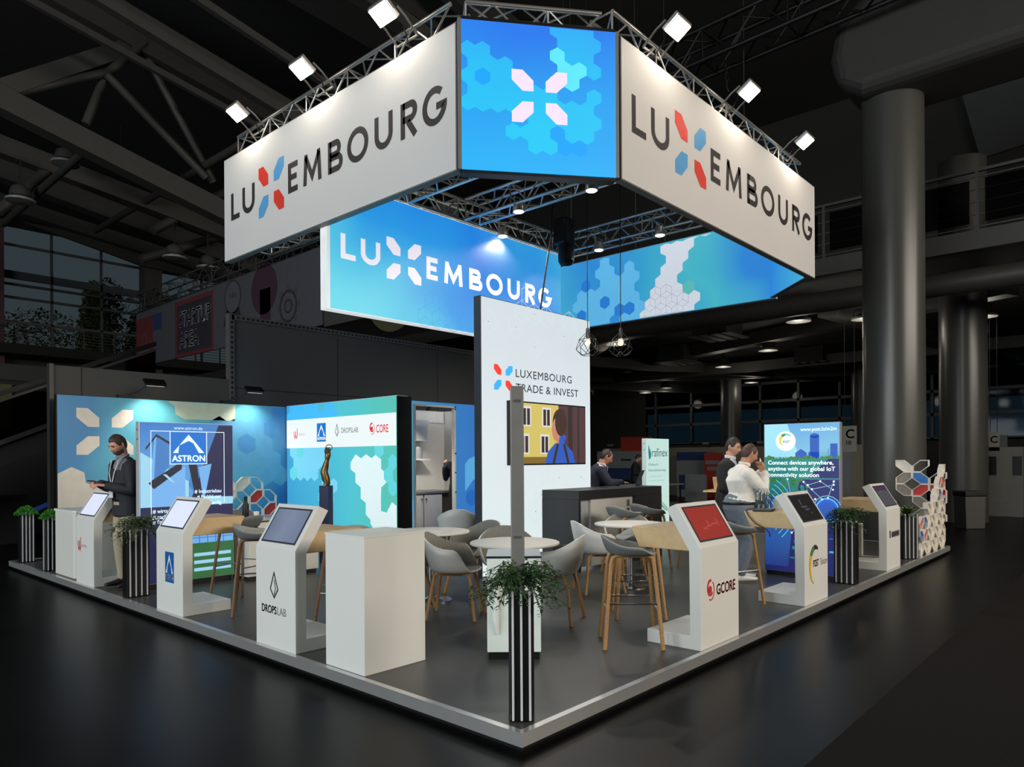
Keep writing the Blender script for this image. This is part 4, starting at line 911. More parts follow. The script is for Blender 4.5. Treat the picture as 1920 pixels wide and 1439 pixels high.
# ---- kiosks
def kiosk(label, loc, rz, w, screen, logo, counter=True):
    t = thing('information_kiosk', label, 'kiosk', loc, rz, 'touch screen kiosks along the platform edge')
    h = w / 2
    MB().prism([(0, 0), (.48, 0), (.48, .105), (.095, .105), (.10, .77), (.30, 1.093), (.21, 1.134), (0, .795)], -h, h, 'x').build('body', M_white, t, bevel=.004)
    a = math.atan2(.339, .21); q = Matrix.Rotation(a, 3, 'X')
    def on(u, v, o=0): return Vector((u, 0, .795)) + q @ Vector((0, v, o))
    mm = MB().obox(on(0, .205, .001), (w - .09, .315, .006), q); mm.build('bezel', mat('bezel_grey', (58, 62, 72), .35), t)
    sm = MB(); W2, V0, V1 = w / 2 - .062, .062, .348
    sm.add([on(-W2, V0, .0045), on(W2, V0, .0045), on(W2, V1, .0045), on(-W2, V1, .0045)], [(0, 1, 2, 3)], 0)
    mats = [screen[0]]
    for (u0, v0, u1, v1, k) in screen[1]:
        sm.add([on(u0 * W2, V0 + v0 * (V1 - V0), .0055), on(u1 * W2, V0 + v0 * (V1 - V0), .0055), on(u1 * W2, V0 + v1 * (V1 - V0), .0055), on(u0 * W2, V0 + v1 * (V1 - V0), .0055)], [(0, 1, 2, 3)], k)
    sm.build('screen', mats + list(screen[2]), t)
    lm = MB(); logo(lm); lm.build('logo', LOGO, t)
    if counter:
        c = MB().prism([(.20, .93), (.64, .93), (.64, .918), (.565, .765), (.10, .765)], -h + .02, h - .02, 'x').build('wooden_counter', M_wood, t, bevel=.006)
    return t
LOGO = [mat('k_red', (206, 44, 44), .5), mat('k_pink', (226, 150, 150), .5), mat('k_blue', (24, 92, 164), .5), mat('k_white', (230, 232, 232), .5), mat('k_black', (40, 42, 42), .5), mat('k_yellow', (226, 186, 50), .5), mat('k_green', (70, 130, 70), .5), mat('k_grey', (130, 128, 122), .5)]
S_lav = em('screen_lavender', (206, 212, 232), .95); S_line = em('screen_line', (170, 178, 204), .9)
def lg_w(m): mark_w(m, -.24, .40, .17, -.002, 0, 1)
def lg_a(m): mark_a(m, -.09, .30, .2, .30, -.002, 2, 3)
def lg_d(m):
    mark_d(m, -.075, .40, .125, .20, -.002, 4, .012); m.text('DROPS', -.205, .27, .062, -.002, 4, .018, w=.225); m.text('LAB', .035, .27, .062, -.002, 7, -.004, w=.13)
def lg_g(m): mark_g(m, -.23, .37, .17, -.002, 0); m.text('GCORE', -.07, .40, .085, -.002, 0, .02, w=.335)
def lg_p(m):
    n = 18
    for i in range(n):
        a0, a1 = 60 + 190 * i / n, 60 + 190 * (i + 1) / n; f = i / n; tk = .055 * math.sin(math.pi * (.08 + .92 * f) ** .8) + .006
        m.stroke([(-.04 + .15 * math.cos(R(a0)), .38 + .19 * math.sin(R(a0))), (-.04 + .15 * math.cos(R(a1)), .38 + .19 * math.sin(R(a1)))], tk, -.002 - .0001 * i, 4 if f < .22 else 6 if f < .42 else 5)
    m.text('POST', -.10, .37, .07, -.0045, 4, .012, w=.15); m.text('Telecom', .10, .37, .07, -.0045, 7, -.004, w=.21)
def lg_h(m):
    m.rect(-.20, .42, -.155, .52, -.002, 4); m.rect(-.11, .42, .27, .50, -.002, 7)
    for k in range(7): m.rect(-.10 + k * .052, .43, -.06 + k * .052, .49, -.003, 4)
kiosk('white kiosk with a pale lit screen and a red W mark, leftmost of the row', (.045, 7.10, PT), R(-90), .62, (S_lav, [], ()), lg_w)
kiosk('white kiosk with a pale lit screen and a blue ASTRON badge', (.045, 4.663, PT), R(-90), .61, (S_lav, [], ()), lg_a)
kiosk('white kiosk with a grey blue screen and the DROPSLAB mark', (.045, 2.656, PT), R(-90), .60, (grad('screen_greyblue', [(0, (116, 128, 156)), (.5, (138, 150, 176)), (1, (118, 130, 160))], (1, 0, 0), -.3, .3, .25, 4, .75, .15), [], ()), lg_d)
kiosk('white kiosk with a red screen and the GCORE mark', (2.49, .05, PT), 0, .67, (em('screen_red', (136, 36, 28), .9), [(-.5, .3, -.2, .36, 1), (-.2, .36, .1, .42, 1), (-.1, .44, .0, .56, 1), (.1, .40, .45, .46, 1), (.5, .35, .58, .6, 1)], (em('screen_red_pale', (152, 62, 54), .9),)), lg_g)
kiosk('white kiosk with a black screen and the POST mark', (4.68, .05, PT), 0, .67, (em('screen_black', (12, 12, 13), .6), [(-.35, .62, -.2, .84, 1), (-.45, .5, .15, .58, 1), (-.2, .38, .25, .46, 1), (.15, .25, .35, .29, 1)], (em('screen_black_grey', (60, 64, 68), .7),)), lg_p)
kiosk('white kiosk with a dark screen, farthest along the right edge', (7.595, .05, PT), 0, .65, (em('screen_dark', (70, 70, 78), .8), [(-1, .78, 1, 1, 1), (-.6, .70, -.1, .72, 2)], (em('screen_plum', (60, 44, 70), .8), em('screen_dark_line', (110, 110, 116), .8))), lg_h)
# plain white plinth, rounded side cabinet, small cabinet, sideboard
t = thing('plinth', 'tall plain white plinth box beside the DROPSLAB kiosk', 'plinth', (.056, 1.492, PT))
MB().box(0, 0, 0, .552, .47, .955).build('plinth_body', M_white, t, bevel=.004); MB().box(-.004, -.004, .955, .556, .474, .967).build('top_panel', M_white, t)
t = thing('side_cabinet', 'white cabinet with a rounded corner behind the two far left planters', 'cabinet', (.09, 7.62, PT))
MB().prism([(0, .06), (.02, .02), (.06, 0), (.55, 0), (.55, .78), (0, .78)], 0, .84, 'z').build('carcass', M_offw, t, bevel=.01); MB().prism([(-.01, .05), (.02, .0), (.06, -.01), (.56, -.01), (.56, .79), (-.01, .79)], .84, .87, 'z').build('top_panel', M_white, t)
t = thing('display_fridge', 'small white cabinet with a black glass top behind the corner planter', 'cabinet', (1.03, .98, PT), -.8364)
MB().box(-.2, 0, .06, .2, .42, .76).build('body', mat('fridge_white', (222, 232, 226), .25), t, bevel=.006); MB().box(-.19, .03, 0, .19, .4, .06).build('base', M_black, t)
MB().box(-.205, -.005, .76, .205, .425, .775).build('glass_top', mat('black_glass', (40, 44, 46), .06, spec=.8), t); MB().path([(-.12, -.004, .2), (-.128, -.03, .32), (-.128, -.03, .50), (-.12, -.004, .66)], .012, 8).build('door_handle', M_white, t, smooth=50)
t = thing('sideboard', 'white sideboard with doors and a black rimmed top near the star wall', 'sideboard', (1.45, 5.78, PT))
MB().box(0, 0, .05, 1.0, .45, .72).build('carcass', M_offw, t); MB().box(-.01, -.01, .72, 1.01, .46, .735).build('rim', M_black, t); MB().box(-.01, -.01, .735, 1.01, .46, .77).build('top_panel', mat('sideboard_top', (176, 176, 172), .3), t)
for k in range(3):
    d = MB().box(.01 + k * .333, -.012, .06, .325 + k * .333, 0, .70).build('door', M_offw, t); MB().ball((.28 + k * .333, -.022, .62), .012, 10, 6).build('knob', M_rail, d)
MB().box(.02, .02, 0, .98, .43, .05).build('base', M_black, t)
simple('water_flask', 'black water flask on the sideboard by the blue panel', 'bottle', (1.53, 5.98, PT + .77), MB().lathe([(.036, 0), (.04, .02), (.04, .16), (.022, .2), (.02, .23), (.022, .25), (.022, .27)], n=18), M_black, smooth=40)
simple('paper_cup', 'small white paper cup on the sideboard', 'cup', (1.60, 5.84, PT + .77), MB().lathe([(.026, 0), (.036, .085), (.032, .085), (.022, .01)], n=18), M_white, smooth=40)
simple('document', 'white papers lying on the sideboard', 'paper', (1.52, 5.88, PT + .77), MB().box(-.05, -.1, 0, .16, .1, .01), M_white)

# ---- backlit product panels
def panel(label, loc, rz, w, h, z0, side):
    t = thing('advertising_display', label, 'light box', loc, rz)
    MB().box(0, .004, z0, w, .09, h).build('frame', side, t); MB().box(.02, .01, 0, w - .02, .08, z0).build('base', M_black, t)
    for zz in (z0 + .05, h - .09, h - .2): MB().path([(-.006, .045, zz), (.0, .045, zz)], .008, 8).build('screw', M_black, t)
    return t
t = panel('blue backlit panel with the ASTRON house badge', (.285, 6.05, PT), 0, 1.115, 1.95, .07, mat('panel_alu', (196, 198, 198), .4, .3))
MB().box(.012, -.002, .075, 1.11, .004, 1.945).build('fabric', grad('astron_sky', [(0, (40, 96, 190)), (.35, (96, 166, 226)), (.7, (84, 160, 226)), (1, (34, 120, 206))], (0, 0, .51), 0, 1, .12, 1.2, .9), t)
m = MB(); y = -.004
NAVY, SKY, DK, MID, ROOF, WH, GRN, PALE = range(8)
m.rect(.012, .075, 1.11, .96, y, NAVY); m.poly([(.012, .96), (.56, .96), (.56, 1.25), (.012, 1.6)], y - .0002, PALE)
m.poly([(.93, 1.93), (1.11, 1.93), (1.11, .96), (.56, .96)], y - .0003, NAVY); m.poly([(.70, 1.93), (.93, 1.93), (.62, 1.12), (.56, 1.2)], y - .0002, MID)
m.poly([(.19, 1.79), (.33, 1.70), (.33, 1.42), (.16, 1.24)], y - .0004, MID); m.poly([(.19, 1.79), (.16, 1.24), (.12, 1.26), (.17, 1.76)], y - .0005, SKY)
m.poly([(.19, 1.81), (.34, 1.72), (.34, 1.69), (.19, 1.78), (.07, 1.62), (.07, 1.65)], y - .0006, DK)
m.poly([(.10, 1.24), (.15, 1.28), (.48, 1.49), (.48, 1.40), (.16, 1.17)], y - .0006, DK); m.poly([(.13, 1.2), (.52, 1.44), (.52, .96), (.13, .96)], y - .0005, SKY)
m.poly([(.56, 1.45), (.66, 1.45), (.72, .96), (.66, .96)], y - .0007, DK); m.poly([(.68, 1.42), (.84, 1.46), (.74, .98)], y - .0007, SKY)
m.poly([(.26, 1.34), (.30, 1.34), (.40, 1.24), (.36, 1.25)], y - .0008, PALE)
m.poly([(.32, .96), (1.11, .96), (1.11, 1.05), (.8, 1.06)], y - .0008, PALE)
m.rect(.55, .075, 1.11, .50, y - .0006, GRN); m.rect(.55, .50, 1.11, .80, y - .0006, SKY)
for k in range(5): m.rect(.58 + k * .1, .50, .592 + k * .1, .80, y - .0008, MID); 
for k in range(3): m.rect(.55, .56 + k * .09, 1.1, .57 + k * .09, y - .0008, MID); m.rect(.62, .16 + k * .09, 1.08, .20 + k * .09, y - .0008, PALE)
f = .012
for a in ((.125, .82, .125 + .008, 1.85), (.125, 1.842, 1.0, 1.85), (.995, .98, 1.003, 1.85), (.125, .82, .3, .828)): m.rect(*a, y - .001, WH)
m.rect(.34, 1.455, .785, 1.85, y - .0012, WH); m.rect(.35, 1.465, .775, 1.84, y - .0014, 8)
m.poly([(.375, 1.59), (.5625, 1.81), (.5625, 1.735), (.45, 1.68), (.44, 1.59)], y - .0016, WH); m.poly([(.75, 1.59), (.5625, 1.81), (.5625, 1.735), (.675, 1.68), (.685, 1.59)], y - .0016, WH)
m.text('ASTRON', .5625, 1.49, .072, y - .0016, WH, .03, w=.39, align='c'); m.text('www.astron.de', .56, 1.868, .04, y - .001, WH, 0, w=.34, align='c')
for k, s_ in enumerate(('# Industriebau', '# Parkhäuser', '# schlüsselfertig')): m.text(s_, .96, 1.10 - k * .068, .045, y - .002, WH, .012, w=(.33, .30, .40)[k], align='r')
for k, s_ in enumerate(('# wirtschaftlich', '# nachhaltig', '# flexibel')): m.text(s_, .145, .885 - k * .062, .045, y - .002, WH, .012, w=(.36, .28, .20)[k])
m.build('print', [em('a_navy', (24, 28, 74), .8), em('a_sky', (112, 172, 230), .85), em('a_dark', (20, 26, 48), .8), em('a_mid', (62, 122, 190), .85), em('a_roof', (60, 110, 180), .9), em('a_white', (214, 236, 246), .95), em('a_green', (48, 110, 60), .7), em('a_pale', (150, 206, 232), .85), em('a_badge', (0, 104, 196), .95)], t)

t = panel('skyline backlit panel with the round POST badge and the IoT slogan', (6.1, 1.19, PT), R(-90), .93, 1.92, .05, mat('panel_alu2', (150, 150, 150), .4, .3))
MB().box(.01, -.002, .055, .92, .004, 1.915).build('fabric', grad('post_base', [(0, (26, 40, 120)), (.25, (40, 90, 170)), (.5, (40, 70, 140)), (.62, (40, 140, 130)), (.78, (130, 200, 236)), (1, (92, 170, 230))], (-.08, 0, .52), -.02, 1, .08, 1.2, .9), t)
m = MB(); y = -.004; WH, CY, BLU, GRN, TEA, NV, YEL, PAL, ORB, LIN = range(10)
m.poly([(.01, 1.915), (.01, 1.5), (.45, 1.5), (.3, 1.915)], y, PAL)
m.rect(.58, 1.45, .69, 1.76, y - .0004, BLU); m.disc(.635, 1.76, .055, y - .0004, BLU, 16, .03); m.rect(.56, 1.45, .69, 1.56, y - .0004, BLU); m.rect(.82, 1.42, .905, 1.66, y - .0004, BLU); m.poly([(.4, 1.46), (.54, 1.46), (.54, 1.55), (.47, 1.6), (.4, 1.55)], y - .0004, BLU); m.rect(.795, 1.42, .8, 1.6, y - .0004, BLU)
for i in range(20): m.disc(.02 + i * .047, 1.475 + rnd.uniform(-.008, .012), rnd.uniform(.018, .035), y - .0005, GRN, 10)
m.rect(.01, 1.24, .92, 1.475, y - .0008, TEA); m.poly([(.55, 1.24), (.92, 1.24), (.92, 1.475), (.8, 1.475)], y - .0009, NV)
for i in range(60): m.disc(rnd.uniform(.03, .55), rnd.uniform(1.0, 1.22), rnd.uniform(.012, .035), y - .0006, rnd.choice((GRN, TEA, GRN)), 8)
m.poly([(.45, 1.22), (.92, 1.22), (.92, .08), (.3, .08), (.35, .6)], y - .0004, NV)
for k in range(6): m.stroke(arc(-.05, .82, .12 + k * .06, .14 + k * .06, -50, 60), .01, y - .0007, CY)
m.disc(.78, .86, .145, y - .001, ORB, 32); m.stroke(arc(.78, .86, .13, .13, 0, 360), .012, y - .0012, CY); m.stroke(arc(.78, .86, .165, .165, 20, 340), .008, y - .0012, LIN); m.disc(.78, .86, .09, y - .0013, BLU, 24)
for a, b in (((.5, 1.19), (.72, .98)), ((.86, 1.2), (.79, 1.0)), ((.6, 1.1), (.86, 1.16)), ((.55, 1.15), (.7, 1.2)), ((.7, 1.2), (.85, 1.1)), ((.64, .98), (.5, .9)), ((.3, 1.22), (.36, .95)), ((.62, .86), (.9, .60)), ((.35, .55), (.55, .75)), ((.4, .3), (.62, .58))):
    m.stroke([a, b], .006, y - .0014, LIN); m.disc(a[0], a[1], .013, y - .0016, WH, 10); m.disc(b[0], b[1], .011, y - .0016, WH, 10)
for i in range(26): m.rect(a0 := rnd.uniform(.32, .82), b0 := rnd.uniform(.1, .55), a0 + rnd.uniform(.02, .07), b0 + rnd.uniform(.01, .04), y - .0009, rnd.choice((CY, BLU, BLU, TEA)))
m.rect(.01, .055, .92, .12, y - .001, NV)
m.disc(.28, 1.7, .125, y - .001, WH, 36)
for i in range(16):
    a0, a1 = 40 + 190 * i / 16, 40 + 190 * (i + 1) / 16; f_ = i / 16
    m.stroke([(.285 + .075 * math.cos(R(a0)), 1.705 + .08 * math.sin(R(a0))), (.285 + .075 * math.cos(R(a1)), 1.705 + .08 * math.sin(R(a1)))], .03 * math.sin(math.pi * (.1 + .85 * f_)) + .004, y - .002, CY if f_ < .3 else GRN if f_ < .5 else YEL)
m.text('POST', .29, 1.675, .032, y - .0025, NV, .012, w=.085, align='c'); m.text('www.post.lu/m2m', .895, 1.82, .045, y - .001, WH, .008, w=.43, align='r')
for k, (s_, ww) in enumerate((('Connect devices anywhere,', .80), ('anytime with our global IoT', .82), ('connectivity solution', .63))): m.text(s_, .055, 1.405 - k * .077, .05, y - .002, WH, .02, w=ww)
m.build('print', [em('p_white', (226, 242, 242), 1.0), em('p_cyan', (92, 206, 220), .85), em('p_blue', (34, 84, 176), .9), em('p_green', (62, 130, 70), .75), em('p_teal', (30, 130, 126), .85), em('p_navy', (28, 34, 100), .85), em('p_yellow', (206, 204, 40), .9), em('p_pale', (150, 212, 232), .9), em('p_orb', (24, 90, 210), .9), em('p_line', (150, 200, 230), .8)], t)
simple('desk_riser', 'pale box standing on the white kiosk counter by the POST panel', 'box', (5.02, .52, 1.05), MB().box(-.1, -.08, 0, .1, .08, .10), M_offw, bevel=.004)

t = panel('narrow pale green backlit panel with the rafinex name and a teal bracket', (7.92, 4.05, PT), 0, .77, 1.84, .05, mat('panel_pale', (196, 214, 210), .5, emit=.5))
MB().box(.0, -.002, .055, .77, .004, 1.838).build('fabric', grad('raf_base', [(0, (206, 232, 222)), (1, (196, 230, 222))], (0, 0, .5), 0, 1, .1, 1, .93), t)
m = MB(); y = -.004
m.poly([(.06, 1.74), (.13, 1.6), (.13, 1.5), (.08, 1.46), (.06, 1.6)], y, 0); m.poly([(.13, 1.68), (.16, 1.55), (.13, 1.46)], y, 1)
m.text('rafinex', .18, 1.52, .15, y, 2, -.004, w=.54); m.text('AI Software for', .06, 1.36, .045, y, 2, 0, w=.33); m.text('Robust Generative design', .06, 1.26, .045, y, 2, 0, w=.60)
m.rect(.07, 1.165, .55, 1.175, y, 3); m.rect(.07, 1.09, .60, 1.1, y, 3)
m.poly([(.2, .95), (.25, .86), (.36, .84), (.42, .66), (.34, .52), (.14, .44), (.13, .62)], y, 1); m.poly([(.2, .95), (.26, .92), (.3, .8), (.2, .72), (.16, .8)], y - .0004, 4); m.poly([(.3, .84), (.7, .6), (.68, .53), (.38, .68)], y - .0003, 4); m.poly([(.4, .56), (.62, .34), (.56, .30), (.34, .48)], y - .0003, 4)
m.poly([(.14, .44), (.24, .5), (.26, .66), (.18, .7), (.12, .6)], y - .0005, 0); m.stroke([(.34, .8), (.66, .58)], .02, y - .0006, 5); m.stroke([(.4, .52), (.58, .34)], .02, y - .0006, 5); m.disc(.26, .82, .025, y - .0006, 5, 12)
m.build('print', [em('r_deep', (24, 110, 130), .85), em('r_teal', (60, 160, 160), .85), em('r_ink', (60, 80, 84), .8), em('r_line', (150, 186, 180), .9), em('r_pale', (110, 160, 150), .85), em('r_light', (186, 220, 210), .9)], t)

# ---- bronze torch statue on a dark blue pedestal
t = thing('statue', 'bronze raised arm statue on a slim dark blue pedestal before the teal wall', 'statue', (3.05, 6.5, PT), R(-60))
MB().prism([(-.075, -.075), (.075, -.075), (.075, .075), (-.075, .075)], 0, 1.12, 'z').build('pedestal', mat('pedestal_navy', (34, 40, 84), .5), t, bevel=.006)
M_brz = mat('bronze', (122, 98, 62), .35, .8, var=.25, vscale=12)
m = MB().path([(0, 0, 1.12), (.02, 0, 1.15), (.0, 0, 1.22), (-.03, 0, 1.32), (.0, 0, 1.42), (.02, 0, 1.5)], [.05, .045, .06, .055, .045, .03], 12).path([(.02, 0, 1.49), (.03, 0, 1.56), (.04, 0, 1.6)], [.03, .045, .03], 10)
for i in range(4): m.path([(.0 + i * .022, .0, 1.57), (-.01 + i * .026, -.01, 1.63), (.01 + i * .02, -.02, 1.68)], [.012, .012, .008], 6)
m.build('arm', M_brz, t, smooth=60); MB().path([(.05 + .05 * math.cos(q), 0, 1.68 + .04 * math.sin(q)) for q in [i * .524 for i in range(12)]], .008, 6, closed=True).build('ring', M_brz, t, smooth=60)

# ---- tub chairs
M_shell = mat('shell_grey', (196, 196, 192), .42, var=.015); M_uph = mat('shell_felt', (120, 118, 110), .9, var=.1, vscale=60, bump=.15); M_rim = mat('shell_rim', (224, 224, 218), .4)
M_shell2 = mat('shell_dark', (104, 108, 108), .6, var=.05); M_uph2 = mat('felt_light', (150, 152, 146), .9, var=.1, vscale=60, bump=.15)
def shell_mb(zs, hback, harm, hfront, rx, ry, n=48, lean=.05, flare=1.0):
    def rim(a):                                                    # a = 0 at the back, 180 at the front
        a = abs(a)
        if a < 95: return hback + (harm - hback) * (1 - math.cos(math.pi * a / 95)) / 2
        if a < 140: return harm + (hfront - harm) * (1 - math.cos(math.pi * (a - 95) / 45)) / 2
        return hfront
    rings = [(0.0, 0), (.45, 0), (.72, 0), (.84, .04), (.91, .16), (.95, .38), (.985, .7), (1.0, 1.0)]
    m = MB()
    for rr, tt in rings:
        for j in range(n):
            a = 360 * j / n; a_ = a if a <= 180 else a - 360
            h = rim(a_); z = zs + (h - zs) * tt + (.02 * (1 - rr) * 0)
            s_, c = math.sin(R(a)), math.cos(R(a))
            e = .86
            x = rx * rr * math.copysign(abs(s_) ** e, s_) * (1 + flare * .06 * tt); yy = ry * rr * math.copysign(abs(c) ** e, c) + lean * tt * max(0, c)
            m.v.append((x, yy, z))
    for i in range(len(rings) - 1):
        for j in range(n):
            m.f.append((i * n + j, i * n + (j + 1) % n, (i + 1) * n + (j + 1) % n, (i + 1) * n + j)); m.m.append(0)
    return m
def solid(o, th, mats):
    o.data.materials.clear()
    for x in mats: o.data.materials.append(x)
    s_ = o.modifiers.new('shell', 'SOLIDIFY'); s_.thickness = th; s_.offset = 0; s_.use_rim = True; s_.material_offset = 1; s_.material_offset_rim = 2
    return o
def hoop(x, z, fx, yb, r):
    """inverted wooden U standing on two feet, seen from the side of the seat"""
    return MB().path([(x * fx, -yb, 0), (x, -yb * .76, z - .07), (x, -yb * .70, z - .02), (x, -yb * .55, z), (x, yb * .55, z), (x, yb * .70, z - .02), (x, yb * .76, z - .07), (x * fx, yb * 1.02, 0)], r, 10)
def tub_chair(label, loc, rz):
    t = thing('tub_chair', label, 'chair', loc, rz, 'grey tub chairs around the round tables')
    solid(shell_mb(.44, .80, .665, .455, .275, .25).build('seat_shell', M_shell, t, smooth=True), .016, [M_uph, M_shell, M_rim])
    for sx in (-1, 1): hoop(sx * .15, .43, 1.5, .23, .0165).build('leg_hoop', M_oak, t, smooth=50)
    MB().box(-.15, -.1, .405, .15, .1, .43).build('seat_plate', M_woodb, t)
    return t
def face(p, q): return math.atan2(q[0] - p[0], -(q[1] - p[1]))       # rotation that turns local -y from p towards q
TB = {'near': (1.956, 1.80), 'left': (2.14, 3.16), 'right': (4.19, 2.0)}
c0 = tub_chair('grey tub chair beside the white plinth, its back to the left', (1.787, 2.42, PT), R(35))
for p, q, lb in (((2.27, 1.60), (1.92, 2.5), 'grey tub chair right of the corner pole, seen from behind'), ((2.40, 2.30), TB['near'], 'grey tub chair behind the table at the corner pole, facing the camera'),
                 ((2.72, 3.11), TB['left'], 'grey tub chair before the blue doorway, facing left'), ((1.62, 2.98), TB['left'], 'grey tub chair half hidden behind the white plinth'),
                 ((4.15, 4.85), (5.2, 5.9), 'grey tub chair standing alone by the store room doorway'), ((3.74, 2.13), (4.6, 1.55), 'pale tub chair in front of the reception desk, its back to the left'),
                 ((4.70, 2.36), TB['right'], 'tub chair behind the table by the reception desk'), ((1.95, 6.75), (1.9, 5.5), 'tub chair behind the white sideboard')):
    dup(c0, (p[0], p[1], PT), face(p, q), lb)
def round_table(p, label, rz=0):
    t = thing('round_table', label, 'table', (p[0], p[1], PT), rz, 'white round tables')
    MB().lathe([(.0, .715), (.40, .715), (.41, .722), (.41, .735), (.40, .74), (0, .74)], n=56).build('table_top', M_offw, t, smooth=35)
    MB().lathe([(.033, .02), (.033, .715)], n=20).build('pedestal', M_chrome, t, smooth=50); MB().lathe([(.22, 0), (.22, .012), (.05, .03), (.033, .04)], n=40).build('foot_plate', M_chrome, t, smooth=40)
round_table(TB['near'], 'white round table behind the corner pole'); round_table(TB['left'], 'white round table right of the white plinth'); round_table(TB['right'], 'white round table in front of the reception desk')
# ---- bar stools
def bar_stool(label, loc, rz, dark=False):
    t = thing('bar_stool', label, 'stool', loc, rz, 'bar stools with wooden legs')
    a, b = (M_shell2, M_uph2)
    solid(shell_mb(.735, .875, .80, .745, .225, .20, lean=.03, flare=2).build('seat_shell', a, t, smooth=True), .016, [b, a, b])
    for sx in (-1, 1): hoop(sx * .13, .725, 1.62, .225, .0165).build('leg_hoop', M_woodb if dark else M_oak, t, smooth=50)
    m = MB(); k = .30
    x = .13 * 1.62 - (.13 * .62) * .30 / .655; yy = .225 - (.225 * .24) * .30 / .655
    m.path([(-x, -yy, k), (x, -yy, k)], .007, 8).path([(-x, yy, k), (x, yy, k)], .007, 8).path([(-x, -yy, k + .05), (-x, yy, k + .05)], .007, 8).path([(x, -yy, k + .05), (x, yy, k + .05)], .007, 8)
    m.build('foot_rest', M_chrome, t, smooth=50)
    return t
s0 = bar_stool('bar stool left of the GCORE kiosk', (2.02, .60, PT), R(40))
for p, r_, lb in (((2.95, 1.12), 220, 'bar stool hidden behind the wooden counter of the red screen kiosk'), ((4.06, .68), 70, 'bar stool under the man in the white shirt'),
                  ((5.05, 2.62), 75, 'left of the three bar stools in front of the reception desk'), ((5.62, 2.62), 70, 'middle of the three bar stools in front of the reception desk'), ((5.95, 2.0), 60, 'right of the three bar stools in front of the reception desk'),
                  ((6.9, 2.1), 100, 'bar stool right of the desk, before the teal bracket panel'), ((8.0, 2.45), 80, 'far bar stool left of the distant wooden counter'), ((8.55, 2.35), 110, 'far bar stool in front of the distant wooden counter'), ((7.2, 1.15), 200, 'bar stool behind the farthest kiosk')):
    dup(s0, (p[0], p[1], PT), R(r_), lb)
s1 = bar_stool('bar stool with dark legs between the ASTRON and DROPSLAB kiosks', (.66, 4.06, PT), R(60), True)
dup(s1, (1.05, 5.2, PT), R(200), 'dark legged bar stool behind the wooden counter of the ASTRON kiosk')
dup(s1, (.95, 2.98, PT), R(-60), 'dark legged bar stool behind the DROPSLAB kiosk')
t = thing('high_table', 'distant wooden high counter behind the man in the white shirt', 'table', (8.9, 3.0, PT), .2)
MB().box(-.35, -.35, .90, .35, .35, .93).build('table_top', M_wood, t); MB().prism([(-.2, .93), (.2, .93), (.3, 1.16), (-.3, 1.16)], -.2, .2, 'y').build('counter_box', M_wood, t, bevel=.01); MB().box(-.12, -.12, 0, .12, .12, .90).build('pedestal', M_white, t)
